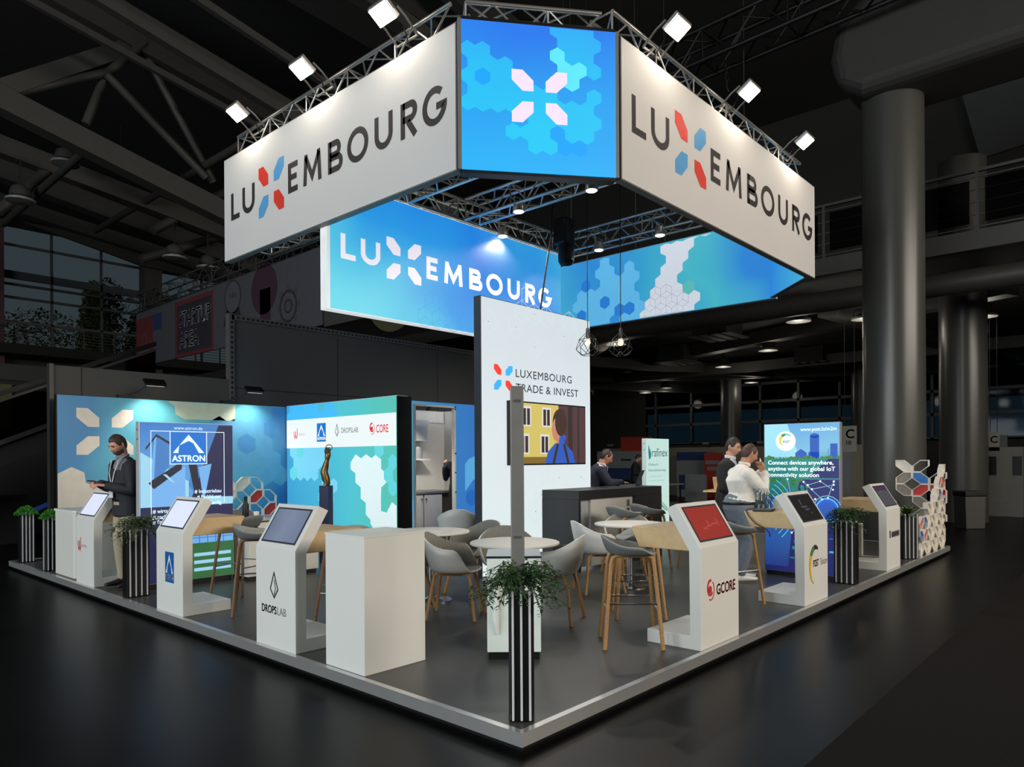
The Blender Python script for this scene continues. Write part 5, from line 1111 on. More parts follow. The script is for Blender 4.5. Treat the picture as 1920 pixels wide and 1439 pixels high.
# ---- slatted planters
M_leaf = [mat('leaf_dark_green', (58, 84, 48), .6, var=.3, vscale=20), mat('leaf_bright', (96, 176, 66), .6, var=.25, vscale=20), mat('leaf_fern', (90, 120, 62), .6, var=.25, vscale=20), mat('leaf_dusky', (84, 92, 62), .7, var=.3, vscale=20)]
def leaf(vs, fs, p, d, L, w, droop=.3):
    d = Vector(d).normalized(); s_ = d.cross(Vector((0, 0, 1))); s_ = s_.normalized() if s_.length > .1 else Vector((1, 0, 0)); p = Vector(p); k = len(vs); dn = Vector((0, 0, -droop * L))
    vs += [p, p + d * L * .4 + s_ * w / 2 + Vector((0, 0, .02 * L)), p + d * L + dn, p + d * L * .4 - s_ * w / 2 + Vector((0, 0, .02 * L))]
    fs.append((k, k + 1, k + 2, k + 3))
def planter(label, loc, rz, w, d, h, nw, nd, plant, seed, kind):
    t = thing('slatted_planter', label, 'planter', loc, rz, 'black planters with white slats')
    MB().box(-w / 2, -d / 2, 0, w / 2, d / 2, h - .02).build('box', M_black, t, bevel=.012)
    m = MB(); sw = .013
    for i in range(nw):
        x = -w / 2 + w * (i + .5) / nw
        for yy in (-d / 2, d / 2): m.box(x - sw / 2, yy - .012, .012, x + sw / 2, yy + .012, h)
    for i in range(nd):
        yy = -d / 2 + d * (i + .5) / nd
        for x in (-w / 2, w / 2): m.box(x - .012, yy - sw / 2, .012, x + .012, yy + sw / 2, h)
    m.build('slats', mat('slat_white', (206, 206, 208), .5), t, bevel=.002)
    rn = random.Random(seed); vs, fs = [], []; st = MB()
    if plant == 'trail':
        for i in range(64):
            a = rn.uniform(0, 6.28); L = rn.uniform(.12, .26); up = rn.uniform(.02, .16); fall = rn.uniform(.05, .34); p = []
            for k in range(9):
                u = k / 8; rr = (L + (.05 if rn.random() < .2 else 0)) * u ** .8; p.append((rr * math.cos(a + .5 * u), rr * math.sin(a + .5 * u), h + up * math.sin(min(1, u * 1.6) * 1.57) - fall * max(0, u - .3) ** 1.3 + .02))
            st.path(p, .0025, 4)
            for k in range(1, 9):
                for z_ in range(3): leaf(vs, fs, Vector(p[k]) + Vector((rn.uniform(-.015, .015), rn.uniform(-.015, .015), rn.uniform(-.02, .02))), (rn.uniform(-1, 1), rn.uniform(-1, 1), rn.uniform(-.5, .6)), rn.uniform(.022, .038), rn.uniform(.015, .024))
    elif plant == 'bush':
        for i in range(520):
            a = rn.uniform(0, 6.28); rr = rn.random() ** .5; p = (rr * (w * .75) * math.cos(a), rr * (d * .8 + .03) * math.sin(a), h + .10 * (1 - rr * rr) * rn.random() ** .5 - .03 * rr)
            leaf(vs, fs, p, (math.cos(a) + rn.uniform(-.8, .8), math.sin(a) + rn.uniform(-.8, .8), rn.uniform(0, .9)), rn.uniform(.03, .055), rn.uniform(.02, .035))
    else:
        for i in range(70):
            a = rn.uniform(0, 6.28); L = rn.uniform(.16, .28); el = rn.uniform(.2, 1.1); n = 7; w0 = rn.uniform(.028, .042)
            k = len(vs)
            for j in range(n + 1):
                u = j / n; rr = L * u * math.cos(el * (1 - u * .4)); z_ = h - .02 + L * math.sin(el) * u - .16 * L * u * u * 2.2; ww = w0 * math.sin(math.pi * (.12 + .86 * u)) ; c_, s_ = math.cos(a), math.sin(a)
                vs += [Vector((rr * c_ - s_ * ww / 2, rr * s_ + c_ * ww / 2, z_)), Vector((rr * c_ + s_ * ww / 2, rr * s_ - c_ * ww / 2, z_))]
            for j in range(n): fs.append((k + 2 * j, k + 2 * j + 1, k + 2 * j + 3, k + 2 * j + 2))
    if st.v: st.build('stems', M_leaf[0], t)
    m = MB(); m.add(vs, fs); o = m.build('foliage', M_leaf[kind], t); o['kind'] = 'stuff'
    return t
planter('black slatted planter with a trailing plant at the front corner under the grey pole', (.185, .165, PT), -.8364, .145, .15, .745, 3, 0, 'trail', 3, 0)
planter('black slatted planter with a dusky trailing plant between the W and ASTRON kiosks', (.17, 5.84, PT), 0, .235, .15, .74, 4, 0, 'trail', 5, 3)
planter('black slatted planter with a bright green plant at the far left platform corner', (.145, 9.98, PT), 0, .18, .17, .74, 4, 0, 'bush', 7, 1)
planter('black slatted planter with a bright green plant beside the rounded cabinet', (.125, 8.74, PT), 0, .15, .17, .74, 3, 1, 'bush', 8, 1)
planter('black slatted planter with a trailing plant right of the skyline panel', (6.02, .17, PT), R(-90), .24, .15, .74, 4, 0, 'trail', 9, 0)
planter('black slatted planter with a fern before the hexagon screen', (8.75, .16, PT), -.65, .26, .16, .66, 4, 0, 'fern', 10, 2)
t = thing('sensor_pole', 'slim grey sensor pole rising out of the corner planter', 'pole', (.255, .25, PT), -.8364)
MB().box(-.04, -.02, 0, .04, .02, 1.93).build('pole_body', mat('pole_grey', (124, 122, 118), .5, .3), t, bevel=.006); MB().box(-.019, -.024, 1.835, .019, -.02, 1.85).build('sensor_slot', mat('slot_grey', (84, 82, 80), .4), t); MB().box(-.02, -.024, 1.03, .02, -.02, 1.042).build('sensor_slot', mat('slot_grey', (84, 82, 80), .4), t)
# ---- hexagon partitions
M_hxw = mat('hex_white', (232, 226, 214), .5); M_hxr = mat('hex_red', (206, 46, 36), .5); M_hxb = mat('hex_blue', (46, 126, 206), .5); M_hxg = mat('hex_cream', (226, 220, 206), .5); M_hxn = mat('hex_net', (150, 142, 132), .8)
def hex_partition(label, loc, rz, cells, cw=.285, ch=.275, dep=.06):
    t = thing('hexagon_partition', label, 'partition', loc, rz)
    fr = MB()
    for (i, j), k in cells.items():
        x0, z0 = i * cw, j * ch; a, b = cw, ch
        p = [(0, b), (a * .5, b), (a, b * .5), (a, 0), (a * .5, 0), (0, b * .5)]
        if (i + j) % 2 == 0: p = [(a - q, z) for q, z in p]
        p = [(x0 + q, z0 + z) for q, z in p]; c = (x0 + a / 2, z0 + b / 2); q = [(c[0] + (u - c[0]) * .87, c[1] + (v - c[1]) * .87) for u, v in p]
        for n in range(6):
            n2 = (n + 1) % 6
            fr.add([(p[n][0], 0, p[n][1]), (p[n2][0], 0, p[n2][1]), (q[n2][0], 0, q[n2][1]), (q[n][0], 0, q[n][1]), (p[n][0], dep, p[n][1]), (p[n2][0], dep, p[n2][1]), (q[n2][0], dep, q[n2][1]), (q[n][0], dep, q[n][1])],
                   [(0, 1, 2, 3), (7, 6, 5, 4), (4, 5, 1, 0), (3, 2, 6, 7)])
        if k:
            m = MB().prism(q, dep * .35, dep * .65, 'y'); m.build('hexagon_panel', {'w': M_hxw, 'r': M_hxr, 'b': M_hxb, 'g': M_hxg, 'n': M_hxn}[k], t)
    o = fr.build('hexagon_frame', M_hxw, t)
    bm = bmesh.new(); bm.from_mesh(o.data); bmesh.ops.recalc_face_normals(bm, faces=bm.faces); bm.to_mesh(o.data); bm.free()
    return t
hex_partition('white hexagon frame screen with red and blue cells before the star wall', (2.70, 9.6, PT), 0, {(0, 0): None, (1, 0): 'g', (2, 0): 'b', (3, 0): 'g', (4, 0): 'g', (0, 1): 'w', (1, 1): None, (2, 1): None, (3, 1): 'r', (4, 1): 'w', (1, 2): None, (2, 2): None, (3, 2): None, (4, 2): 'r', (0, 2): 'w', (1, 3): 'w', (2, 3): None, (3, 3): 'r', (4, 3): None, (1, 4): 'w', (2, 4): 'w', (3, 4): None}, .265, .24)
hex_partition('white hexagon frame screen facing left at the far right end of the platform', (10.72, 1.05, PT), R(-90), {(i, j): k for j, row in enumerate(('ggg', 'gwg', '.wn', 'w.n', '.nr', '.nb', '.w.')) for i, k in enumerate(row) if k != '.'} | {(2, 6): None, (3, 4): 'r', (3, 3): 'b', (3, 5): None, (3, 2): None}, .255, .205)
hx = {}
for i in range(7):
    for j in range((3, 3, 4, 4, 5, 6, 7)[i]): hx[(i, j)] = 'g'
hx.update({(0, 2): 'r', (1, 2): 'b', (0, 1): 'b', (1, 1): 'r', (5, 5): 'r', (6, 5): 'r', (5, 4): 'b', (6, 4): 'r', (4, 3): None, (6, 6): 'w'})
hex_partition('white hexagon frame screen with red and blue cells along the right platform edge', (9.06, .055, PT), 0, hx, .245, .195, .07)
t = thing('display_cube', 'low cream display block with a blue wave print behind the farthest kiosk', 'display', (7.55, .98, PT), R(-80))
MB().box(0, 0, 0, .5, .4, .55).build('block', M_offw, t, bevel=.01)
m = MB()
for k in range(4): m.stroke([(.02 + .031 * i, .12 + k * .09 + .02 * math.sin(i * .9 + k)) for i in range(16)], .035, -.003, k % 2)
m.build('wave_print', [mat('wave_blue', (24, 120, 206), .5), mat('wave_pale', (120, 180, 220), .5)], t)
m = MB().path([(-.1, 0, 0), (-.06, .02, .05), (.02, 0, .07), (.1, -.02, .04), (.16, 0, .02)], [.03, .05, .06, .05, .02], 10)
simple('folded_cloth', 'crumpled cream cloth on the display block', 'cloth', (7.75, .72, PT + .55), m, M_hxg, smooth=True)
# bottles, laptop and cable on the POST counter
for i, (bx, by) in enumerate(((4.63, .60), (4.70, .56), (4.77, .62), (4.66, .66), (4.74, .68))):
    tag(MB().lathe([(.028, 0), (.032, .01), (.032, .13), (.026, .15), (.03, .17), (.012, .205), (.012, .225)], n=14).build('water_bottle', glassmat('bottle_plastic', (236, 244, 244), 3.0) if i == 0 else MATS['bottle_plastic'], smooth=40, loc=(bx, by, 1.052)), 'clear plastic water bottle in the cluster on the POST kiosk counter', 'bottle', 'water bottles on the POST counter')
t = thing('laptop', 'flat dark laptop on the counter before the man in the white shirt', 'laptop', (4.48, .52, 1.052), .2); MB().box(-.13, -.09, 0, .13, .09, .012).build('keyboard_base', M_black, t); MB().box(-.13, -.09, .013, .13, .09, .02).build('lid', mat('laptop_lid', (60, 60, 62), .4), t)
tag(MB().path([(4.62, .6, 1.066), (4.5, .7, 1.06), (4.345, .66, 1.06), (4.325, .62, 1.0), (4.32, .55, .93), (4.325, .44, .88), (4.33, .40, .84), (4.34, .40, .80)], .006, 6).build('charging_cable', mat('cable_brown', (70, 50, 34), .6), smooth=True), 'thin brown charging cable hanging off the POST kiosk counter', 'cable')

# ================================================================ PEOPLE
def realise(mb, voxel, smooth_it, name, mats, parent):
    me = bpy.data.meshes.new(name); me.from_pydata(mb.v, [], mb.f); me.validate(verbose=False)
    bm = bmesh.new(); bm.from_mesh(me); bmesh.ops.recalc_face_normals(bm, faces=bm.faces); bm.to_mesh(me); bm.free()
    o = bpy.data.objects.new('shape', me); COL.objects.link(o)
    r = o.modifiers.new('r', 'REMESH'); r.mode = 'VOXEL'; r.voxel_size = voxel
    if smooth_it: s_ = o.modifiers.new('s', 'SMOOTH'); s_.iterations = smooth_it; s_.factor = .5
    dg = bpy.context.evaluated_depsgraph_get(); me2 = bpy.data.meshes.new_from_object(o.evaluated_get(dg))
    bpy.data.objects.remove(o); bpy.data.meshes.remove(me)
    me2.name = name; me2.materials.clear()
    for x in (mats if isinstance(mats, (list, tuple)) else [mats]): me2.materials.append(x)
    me2.polygons.foreach_set('use_smooth', [True] * len(me2.polygons))
    o = bpy.data.objects.new(name, me2); COL.objects.link(o); o.parent = parent
    return o
def capped(mb, pts, rad, n=12, flat=1.0, ref=None, e0=1.0, e1=1.0):
    P = [Vector(p) for p in pts]; rr = list(rad)
    g = lambda r, f: (r[0] * f, r[1] * f) if isinstance(r, (tuple, list)) else r * f
    m0 = max(rr[0]) if isinstance(rr[0], (tuple, list)) else rr[0]; m1 = max(rr[-1]) if isinstance(rr[-1], (tuple, list)) else rr[-1]
    a = (P[0] - P[1]).normalized(); b = (P[-1] - P[-2]).normalized()
    P = [P[0] + a * m0 * .75 * e0, P[0] + a * m0 * .45 * e0] + P + [P[-1] + b * m1 * .45 * e1, P[-1] + b * m1 * .75 * e1]
    rr = [g(rr[0], .35), g(rr[0], .8)] + rr + [g(rr[-1], .8), g(rr[-1], .35)]
    return mb.path(P, rr, n, flat=flat, ref=ref)
def head_points(mb, M, c, s=1.0):
    """a head looking along local -y of M, centred at c: skull, face relief and ears"""
    nu, nv = 40, 28; o = len(mb.v)
    def pt(a, b):
        x, y, z = math.sin(a) * math.cos(b), math.sin(a) * math.sin(b), math.cos(a)
        X, Y, Z = x * .076, y * .097, z * .118
        if z < -.1: k = min(1, (-z - .1) / .9); X *= 1 - .34 * k; Y = Y * (1 - .12 * k) - .006 * k
        if Y > 0: Z += .006; X *= 1.03
        f = max(0, -y)                                              # frontness
        G = lambda x0, z0, sx, sz: math.exp(-((X - x0) / sx) ** 2 - ((Z - z0) / sz) ** 2) * (f ** .5)
        Y -= .026 * G(0, -.018, .012, .014) + .014 * G(0, .004, .009, .022) + .007 * (G(-.03, .032, .026, .008) + G(.03, .032, .026, .008))
        Y += .011 * (G(-.031, .014, .014, .010) + G(.031, .014, .014, .010))
        Y -= .008 * G(0, -.056, .022, .006) + .007 * G(0, -.068, .018, .006) - .005 * G(0, -.062, .024, .0035)
        Y -= .010 * G(0, -.094, .02, .014); Y += .004 * G(0, -.08, .02, .006)
        X += math.copysign(.004, X) * math.exp(-((abs(X) - .05) / .02) ** 2 - ((Z + .01) / .02) ** 2) * f
        return c + M @ (Vector((X, Y, Z)) * s)
    for i in range(1, nv):
        for j in range(nu): mb.v.append(tuple(pt(math.pi * i / nv, 2 * math.pi * j / nu)))
    t = len(mb.v); mb.v += [tuple(pt(0, 0)), tuple(pt(math.pi, 0))]
    for i in range(nv - 2):
        for j in range(nu): mb.f.append((o + i * nu + j, o + (i + 1) * nu + j, o + (i + 1) * nu + (j + 1) % nu, o + i * nu + (j + 1) % nu)); mb.m.append(0)
    for j in range(nu):
        mb.f.append((t, o + j, o + (j + 1) % nu)); mb.m.append(0); mb.f.append((t + 1, o + (nv - 2) * nu + (j + 1) % nu, o + (nv - 2) * nu + j)); mb.m.append(0)
    for sx in (-1, 1):
        capped(mb, [c + M @ Vector((sx * .079 * s, .012 * s, .022 * s)), c + M @ Vector((sx * .081 * s, .014 * s, 0)), c + M @ Vector((sx * .077 * s, .006 * s, -.022 * s))], [.016 * s, .017 * s, .010 * s], 8, flat=.5)
def hair_cap(M, c, s, front, side, bald=0.0, thick=.012, rnd=None):
    """shell over the skull; front/side = how low it comes, bald = receding at the front"""
    m = MB(); nu, nv = 40, 14
    def sm(e0, e1, v): v = min(1, max(0, (v - e0) / (e1 - e0))); return v * v * (3 - 2 * v)
    for i in range(nv + 1):
        for j in range(nu):
            b = 2 * math.pi * j / nu; cx, cy = math.cos(b), math.sin(b)          # cy -1 = forehead, +1 = nape
            lim = front + (side - front) * sm(-.72, -.30, cy) + (-.62 - side) * sm(.10, .55, cy)
            lim += .012 * math.sin(b * 9)
            u = i / nv; a = math.acos(max(-.95, min(.97, lim))) * u
            x, y, z = math.sin(a) * cx, math.sin(a) * cy, math.cos(a)
            q = thick * (1 - .75 * u ** 4) + .003 * math.sin(b * 11 + a * 7) * (1 - u)
            if bald and y < .25 and z > .5: q -= thick * 1.25 * sm(bald - .25, bald, z) * sm(.25, -.15, y)
            X, Y, Z = x * (.076 + q), y * (.097 + q), z * (.118 + q) + .003
            if Y > 0: Z += .005; X *= 1.03
            if z < -.1: X *= 1 - .22 * min(1, -z)
            m.v.append(tuple(c + M @ (Vector((X, Y, Z)) * s)))
    for i in range(nv):
        for j in range(nu):
            k = (j + 1) % nu; m.f.append((i * nu + j, (i + 1) * nu + j, (i + 1) * nu + k, i * nu + k)); m.m.append(0)
    return m
def hand(mb, wrist, d, nrm, curl, s=1.0, left=False):
    """palm and five fingers; d points along the fingers, nrm out of the back of the hand"""
    d = Vector(d).normalized(); nrm = Vector(nrm); nrm = (nrm - d * nrm.dot(d)).normalized(); sd = d.cross(nrm) * (1 if left else -1); w = Vector(wrist)
    capped(mb, [w, w + d * .045 * s, w + d * .088 * s], [(.016 * s, .026 * s), (.015 * s, .037 * s), (.012 * s, .038 * s)], 12, ref=nrm)
    for k, (off, L) in enumerate(((.029, .072), (.010, .082), (-.010, .077), (-.028, .060))):
        p = [w + d * .082 * s + sd * off * s]; dd = d.copy()
        for q in range(3):
            ax = nrm.cross(d); dd = Matrix.Rotation(R(curl * (.75 + .12 * k)), 3, ax) @ dd
            p.append(p[-1] + dd * (L * (.45, .32, .23)[q] * s))
        capped(mb, p, [.0088 * s, .0084 * s, .0078 * s, .0066 * s], 8)
    p0 = w + d * .026 * s + sd * .026 * s; d1 = (d * .65 + sd * .7 - nrm * .25).normalized(); d2 = (d * .95 + sd * .1 - nrm * .3).normalized()
    capped(mb, [p0, p0 + d1 * .038 * s, p0 + d1 * .038 * s + d2 * .03 * s, p0 + d1 * .038 * s + d2 * .052 * s], [.012 * s, .0105 * s, .0095 * s, .008 * s], 8)
M_eye = mat('eye_dark', (34, 26, 24), .2)
def person(label, loc, rz, P):
    """P: joints in metres in the person's own frame (faces -y), colours and clothing"""
    s = P.get('s', 1.0); t = thing('person', label, 'person', loc, rz)
    V = lambda p: Vector(p)
    pel, che, nek = V(P['pelvis']), V(P['chest']), V(P['neck'])
    HM = Matrix.Rotation(R(P.get('turn', 0)), 3, 'Z') @ Matrix.Rotation(R(P.get('nod', 0)), 3, 'X') @ Matrix.Rotation(R(P.get('tilt', 0)), 3, 'Y'); hc = V(P['head'])
    skin = mat(P['skin'][0], P['skin'][1], .55, var=.06, vscale=30); body = MB()
    bel = P.get('belly', 0)
    sp = (pel + che) / 2 + Vector((0, -.02 - bel, 0))
    def torso(mb, k, drop=0.0, e0=1.0, e1=1.0):
        pts = [pel + Vector((0, 0, -.06 - drop)), pel + Vector((0, 0, .04)), sp, che, che + (nek - che) * .55, nek + (nek - che).normalized() * -.02]
        ra = [(.112 + k + bel * .4, .168 + k), (.112 + k + bel, .165 + k), (.108 + k + bel, .158 + k), (.118 + k, .185 + k), (.085 + k, .165 + k), (.055 + k * .6, .08 + k * .6)]
        capped(mb, pts, ra, 20, ref=(0, 1, 0), e0=e0, e1=e1)
    torso(body, 0)
    capped(body, [nek - (hc - nek).normalized() * .05, nek, hc + HM @ Vector((0, .02, -.05))], [.064, .056, .056], 14)
    head_points(body, HM, hc, 1.0)
    hands = MB()
    sh = []
    for sx, key in ((-1, 'R'), (1, 'L')):
        a = P['arm' + key]; so = V(P.get('sho' + key, che + (nek - che) * .42 + Vector((sx * .175, .0, .0)))); el, wr = V(a[0]), V(a[1])
        sh.append((so, el, wr)); capped(body, [so, el, wr], [.052, .041, .028], 12); hand(body, wr, a[2], a[3], a[4], 1.0, sx > 0)
    legs = []
    for sx, key in ((-1, 'R'), (1, 'L')):
        kn, an = V(P['leg' + key][0]), V(P['leg' + key][1]); hp = pel + Vector((sx * .09, 0, -.04)); legs.append((hp, kn, an)); capped(body, [hp, kn, an], [.085, .056, .042], 12)
    realise(body, .0075, 2, 'body', skin, t)
    hr = hair_cap(HM, hc, 1.0, *P['hair'][1:5]).build('hair', mat(P['hair'][0][0], P['hair'][0][1], .6, var=.25, vscale=60), t, smooth=True); so_ = hr.modifiers.new('t', 'SOLIDIFY'); so_.thickness = .008; so_.offset = -1
    for sx in (-1, 1): MB().ball(tuple(hc + HM @ Vector((sx * .031, -.080, .014))), (.010, .008, .007), 10, 8).build('eye', M_eye, t, smooth=True)
    m = MB()
    for sx in (-1, 1): m.path([hc + HM @ Vector((sx * .014, -.098, .034)), hc + HM @ Vector((sx * .032, -.096, .039)), hc + HM @ Vector((sx * .05, -.082, .034))], .0038, 6)
    m.build('eyebrows', mat(P['hair'][0][0], P['hair'][0][1], .6), t)
    MB().path([hc + HM @ Vector((-.02, -.091, -.0615)), hc + HM @ Vector((0, -.1, -.061)), hc + HM @ Vector((.02, -.091, -.0615))], .003, 6).build('mouth', mat('lips', (140, 84, 76), .5), t)
    if P.get('beard'):
        b = MB()
        for i in range(15):
            a_ = -2.5 + 5.0 * i / 14 / 1.6 * 1.0; a_ = (i / 14 - .5) * 2.9
            for z_, r_ in ((-.05, 1.0), (-.075, .9), (-.098, .68)):
                b.ball(tuple(hc + HM @ Vector((math.sin(a_) * .056 * r_, -math.cos(a_) * .080 * r_ - .002, z_))), (.015, .013, .017), 8, 6)
        realise(b, .008, 3, 'beard', mat('beard_' + P['hair'][0][0], P['beard'], .8), t)
    # clothes
    tr = mat(P['trousers'][0], P['trousers'][1], .8, var=.08, vscale=30); m = MB()
    capped(m, [pel + Vector((0, 0, .05)), pel + Vector((0, 0, -.03)), pel + Vector((0, 0, -.08))], [(.138 + bel * .9, .188), (.142 + bel * .8, .194), (.132 + bel * .5, .186)], 20, ref=(0, 1, 0))
    for hp, kn, an in legs: capped(m, [hp, hp + (kn - hp) * .5, kn, kn + (an - kn) * .55, an + (an - kn).normalized() * -.01], [.112, .100, .080, .068, .060], 14)
    realise(m, .013, 3, 'trousers', tr, t)
    m = MB()
    for i, (hp, kn, an) in enumerate(legs):
        f = V(P.get('toe', ((0, -1, 0), (0, -1, 0)))[i]); capped(m, [an + f * -.05 + Vector((0, 0, -.045)), an + f * .03 + Vector((0, 0, -.045)), an + f * .13 + Vector((0, 0, -.058)), an + f * .19 + Vector((0, 0, -.062))], [(.042, .038), (.045, .04), (.03, .044), (.022, .036)], 12, ref=(0, 0, 1)); capped(m, [an, an + Vector((0, 0, -.04))], [.042, .044], 12)
    realise(m, .009, 2, 'shoes', mat(P['shoes'][0], P['shoes'][1], .5), t)
    st = mat(P['shirt'][0], P['shirt'][1], .85, var=.06, vscale=24, bump=.1); m = MB(); torso(m, .014, -.08, .12, .15)
    jk = P.get('jacket')
    if not jk:
        for so, el, wr in sh: capped(m, [so + Vector((0, 0, 0)), so + (el - so) * .5, el, el + (wr - el) * .5, wr - (wr - el).normalized() * .03], [.080, .072, .062, .055, .043], 14)
    o = realise(m, .0115, 3, 'shirt', st, t)
    capm = MB().path([nek + Matrix.Rotation(.0, 3, 'X') @ Vector((.066 * math.cos(q), .066 * math.sin(q) - .004, .012 * math.sin(q))) for q in [i * .449 for i in range(14)]], [(.022, .007)] * 14, 8, closed=True, ref=(0, 0, 1)); capm.build('collar', st, t, smooth=True)
    if jk:
        jm = mat(jk[0], jk[1], .8, var=.08, vscale=30); m = MB(); torso(m, .034, P.get('coat', .08), .12, .1)
        for so, el, wr in sh: capped(m, [so, so + (el - so) * .5, el, el + (wr - el) * .5, wr - (wr - el).normalized() * .02], [.092, .078, .068, .060, .049], 14)
        o = realise(m, .0125, 3, 'jacket', jm, t)
        # open the front: drop the faces in a wedge below the collar
        bm = bmesh.new(); bm.from_mesh(o.data); top = nek.z; low = P.get('open', pel.z + .05); kill = []
        for f in bm.faces:
            p = f.calc_center_median()
            if p.z > low and p.y < (che.y if p.z > che.z - .3 else pel.y) - .04 and abs(p.x) < .02 + .075 * (p.z - low) / max(.1, top - low) + P.get('gape', 0) and all((p - w_[2]).length > .22 and (p - w_[1]).length > .13 for w_ in sh): kill.append(f)
        bmesh.ops.delete(bm, geom=kill, context='FACES'); bm.to_mesh(o.data); bm.free()
        k_ = o.modifiers.new('cloth', 'SOLIDIFY'); k_.thickness = .008; k_.offset = 0
    if P.get('belt'):
        MB().path([pel + Vector(((.19) * math.cos(q), (.14 + bel) * math.sin(q), .045)) for q in [i * .3142 for i in range(20)]], [(.016, .005)] * 20, 8, closed=True, ref=(0, 0, 1)).build('belt', M_black, t, smooth=True)
    if P.get('lanyard'):
        m = MB()
        for sx in (-1, 1): m.path([nek + Vector((sx * .07, .02, .02)), nek + Vector((sx * .085, -.09, -.04)), che + Vector((sx * .06, -.16, .0)), che + Vector((0, -.165 - bel, -.16))], [(.004, .011)] * 4, 6, ref=(0, 1, 0))
        m.build('lanyard', mat('lanyard_white', (206, 206, 212), .7), t); MB().box(-.045, -.004, -.07, .045, .004, .06).build('badge', mat('badge_white', (226, 226, 226), .5), t, loc=tuple(che + Vector((0, -.168 - bel, -.22))))
    return t
SK1 = ('skin_light', (206, 150, 124)); SK2 = ('skin_tan', (188, 134, 104))
# standing man looking down at his phone
pm = person('standing man in a dark blazer and beige trousers typing on a phone', (.31, 6.55, PT), R(-84), dict(
    pelvis=(0, .03, .99), chest=(0, .01, 1.36), neck=(0, -.02, 1.555), head=(.0, -.075, 1.685), nod=28, turn=8, skin=SK1,
    armR=((-.24, -.02, 1.16), (-.075, -.25, 1.235), (.35, -.9, .15), (-.25, .2, .95), 34), armL=((.25, -.04, 1.15), (.085, -.25, 1.215), (-.45, -.85, .15), (.3, .1, .95), 34),
    legR=((-.10, -.01, .53), (-.115, .03, .10)), legL=((.10, .0, .53), (.12, .06, .10)), hair=(('hair_brown', (56, 40, 34)), .60, .05, 0), beard=(86, 62, 52),
    shirt=('shirt_grey_check', (120, 120, 132)), jacket=('blazer_ink', (34, 34, 42)), open=.98, gape=.055, trousers=('chino_beige', (168, 154, 130)), shoes=('shoe_dark', (30, 28, 28)), belt=1, lanyard=1))
ph = thing('mobile_phone', 'dark red mobile phone held by the standing man', 'phone', (-.03, 6.535, PT + 1.262), R(-84))
q = Matrix.Rotation(R(-18), 3, 'X'); MB().obox((0, 0, 0), (.17, .085, .011), q).build('phone_body', mat('phone_red', (92, 20, 30), .35), ph, bevel=.003); MB().obox((0, 0.0, .0062), (.155, .073, .001), q).build('screen', em('phone_screen', (70, 60, 66), .6), ph)
# man behind the desk
person('man in a dark navy suit typing on a laptop behind the reception desk', (6.32, 4.02, PT), R(46), dict(
    pelvis=(0, .12, .90), chest=(0, -.02, 1.22), neck=(0, -.11, 1.40), head=(.0, -.19, 1.515), nod=30, turn=0, skin=SK2,
    armR=((-.25, -.20, 1.10), (-.12, -.42, 1.115), (.35, -.95, -.05), (-.1, .0, 1), 24), armL=((.25, -.20, 1.10), (.10, -.42, 1.115), (-.15, -.95, -.05), (.1, .0, 1), 24),
    legR=((-.12, -.12, .50), (-.12, .05, .10)), legL=((.12, -.12, .50), (.12, .06, .10)), hair=(('hair_black_thin', (44, 34, 32)), .80, .05, .86),
    shirt=('shirt_white', (214, 214, 222)), jacket=('suit_navy', (30, 32, 48)), open=.98, gape=.03, trousers=('trouser_navy', (30, 32, 46)), shoes=('shoe_black', (20, 20, 20)), lanyard=1))
# man in the white shirt, hands at his face
person('man in a white shirt and jeans holding a tissue to his nose', (5.41, 1.18, PT), R(52), dict(
    pelvis=(0, .05, .90), chest=(0, .05, 1.23), neck=(0, -.03, 1.415), head=(.0, -.10, 1.535), nod=24, turn=0, skin=SK2, belly=.05,
    armR=((-.24, -.16, 1.10), (-.045, -.28, 1.33), (.25, .15, .95), (-.3, -.95, .1), 40), armL=((.24, -.17, 1.10), (.05, -.28, 1.335), (-.25, .15, .95), (.3, -.95, .1), 40),
    legR=((-.11, -.03, .49), (-.11, .08, .10)), legL=((.12, -.05, .49), (.12, -.02, .10)), hair=(('hair_dark_thin', (70, 48, 38)), .84, .05, .86),
    shirt=('shirt_cream', (226, 222, 214)), trousers=('jeans_grey_blue', (104, 112, 124)), shoes=('sneaker_white', (222, 222, 218)), belt=1))
ts = MB().path([(0, 0, 0), (.01, -.005, .03), (0, 0, .06)], [(.02, .004), (.03, .004), (.012, .003)], 8)
tag(ts.build('tissue', M_white, loc=(5.41 + .19, 1.18 - .145, PT + 1.425), smooth=True), 'white tissue in the hands of the man in the white shirt', 'tissue')
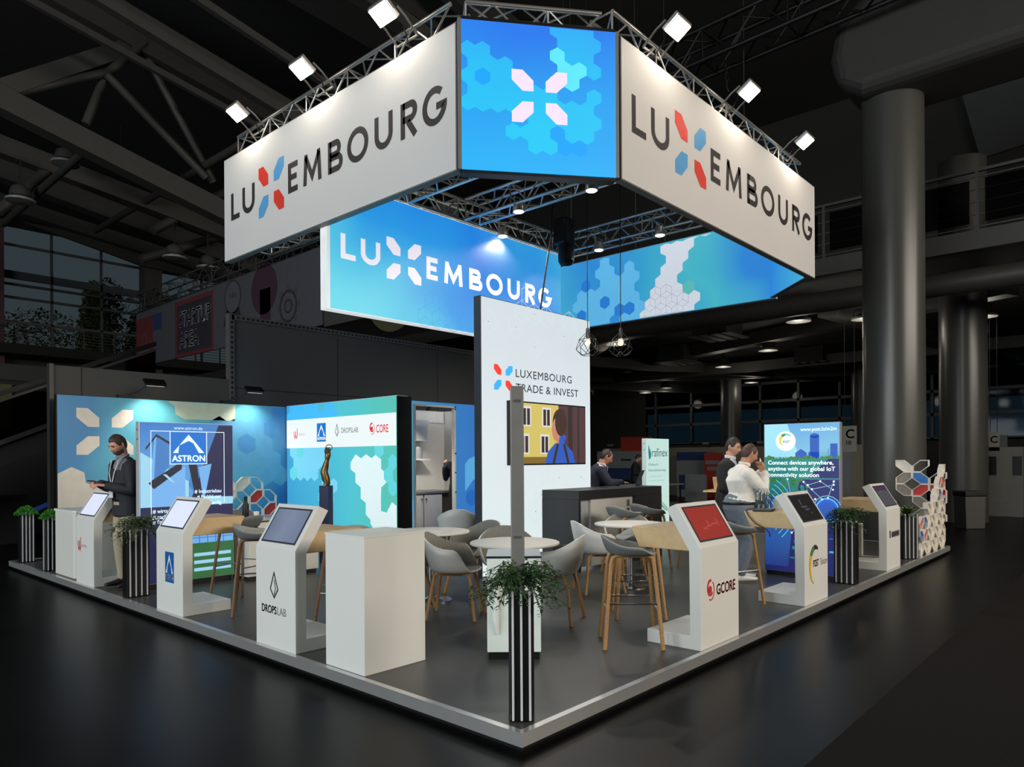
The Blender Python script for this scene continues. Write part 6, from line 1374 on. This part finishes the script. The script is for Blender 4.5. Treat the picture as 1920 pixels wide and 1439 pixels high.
# colleague behind him
person('man in a black suit half hidden behind the man in the white shirt', (5.98, 1.62, PT), R(10), dict(
    pelvis=(0, .02, .95), chest=(0, .0, 1.31), neck=(0, -.02, 1.50), head=(.0, -.06, 1.63), nod=16, turn=-10, skin=SK1,
    armR=((-.25, .0, 1.1), (-.16, -.20, 1.0), (.3, -.9, -.1), (-.2, 0, 1), 20), armL=((.25, 0, 1.1), (.16, -.20, 1.0), (-.3, -.9, -.1), (.2, 0, 1), 20),
    legR=((-.10, 0, .51), (-.11, .05, .10)), legL=((.10, 0, .51), (.11, .05, .10)), hair=(('hair_soft_black', (40, 32, 30)), .62, .05, 0),
    shirt=('shirt_white', (214, 214, 222)), jacket=('suit_black', (20, 20, 23)), open=1.0, gape=.02, trousers=('trouser_black', (20, 20, 22)), shoes=('shoe_black', (20, 20, 20))))
# helper in the store room
person('person in black clothes half hidden in the store room doorway', (6.62, 7.42, PT), R(-60), dict(
    pelvis=(0, .0, .95), chest=(0, .0, 1.31), neck=(0, -.02, 1.50), head=(.0, -.05, 1.63), nod=10, skin=SK1,
    armR=((-.27, .0, 1.12), (-.24, -.16, 1.36), (.1, -.5, .85), (-.9, 0, .2), 30), armL=((.26, 0, 1.1), (.18, -.2, 1.0), (-.3, -.9, -.1), (.2, 0, 1), 20),
    legR=((-.10, 0, .51), (-.11, .05, .10)), legL=((.10, 0, .51), (.11, .05, .10)), hair=(('hair_soft_black', (40, 32, 30)), .6, .0, 0),
    shirt=('top_black', (28, 28, 32)), trousers=('trouser_black', (20, 20, 22)), shoes=('shoe_black', (20, 20, 20))))
# two visitors far away, dark
pf = person('dark dressed visitor far behind the reception desk', (17.6, 10.4, 0), R(20), dict(
    pelvis=(0, .0, .95), chest=(0, -.02, 1.31), neck=(0, -.06, 1.49), head=(.0, -.11, 1.61), nod=26, skin=SK1,
    armR=((-.26, -.02, 1.1), (-.10, -.26, 1.1), (.3, -.9, .1), (-.2, 0, 1), 24), armL=((.26, -.02, 1.1), (.10, -.26, 1.1), (-.3, -.9, .1), (.2, 0, 1), 24),
    legR=((-.10, 0, .51), (-.11, .05, .10)), legL=((.10, 0, .51), (.11, .05, .10)), hair=(('hair_soft_black', (40, 32, 30)), .6, .0, 0),
    shirt=('shirt_dusk', (90, 90, 96)), jacket=('suit_black', (20, 20, 23)), open=1.0, trousers=('trouser_black', (20, 20, 22)), shoes=('shoe_black', (20, 20, 20))))
dup(pf, (1.55, 17.0, 0), R(60), 'dark dressed visitor cut off by the left picture edge')
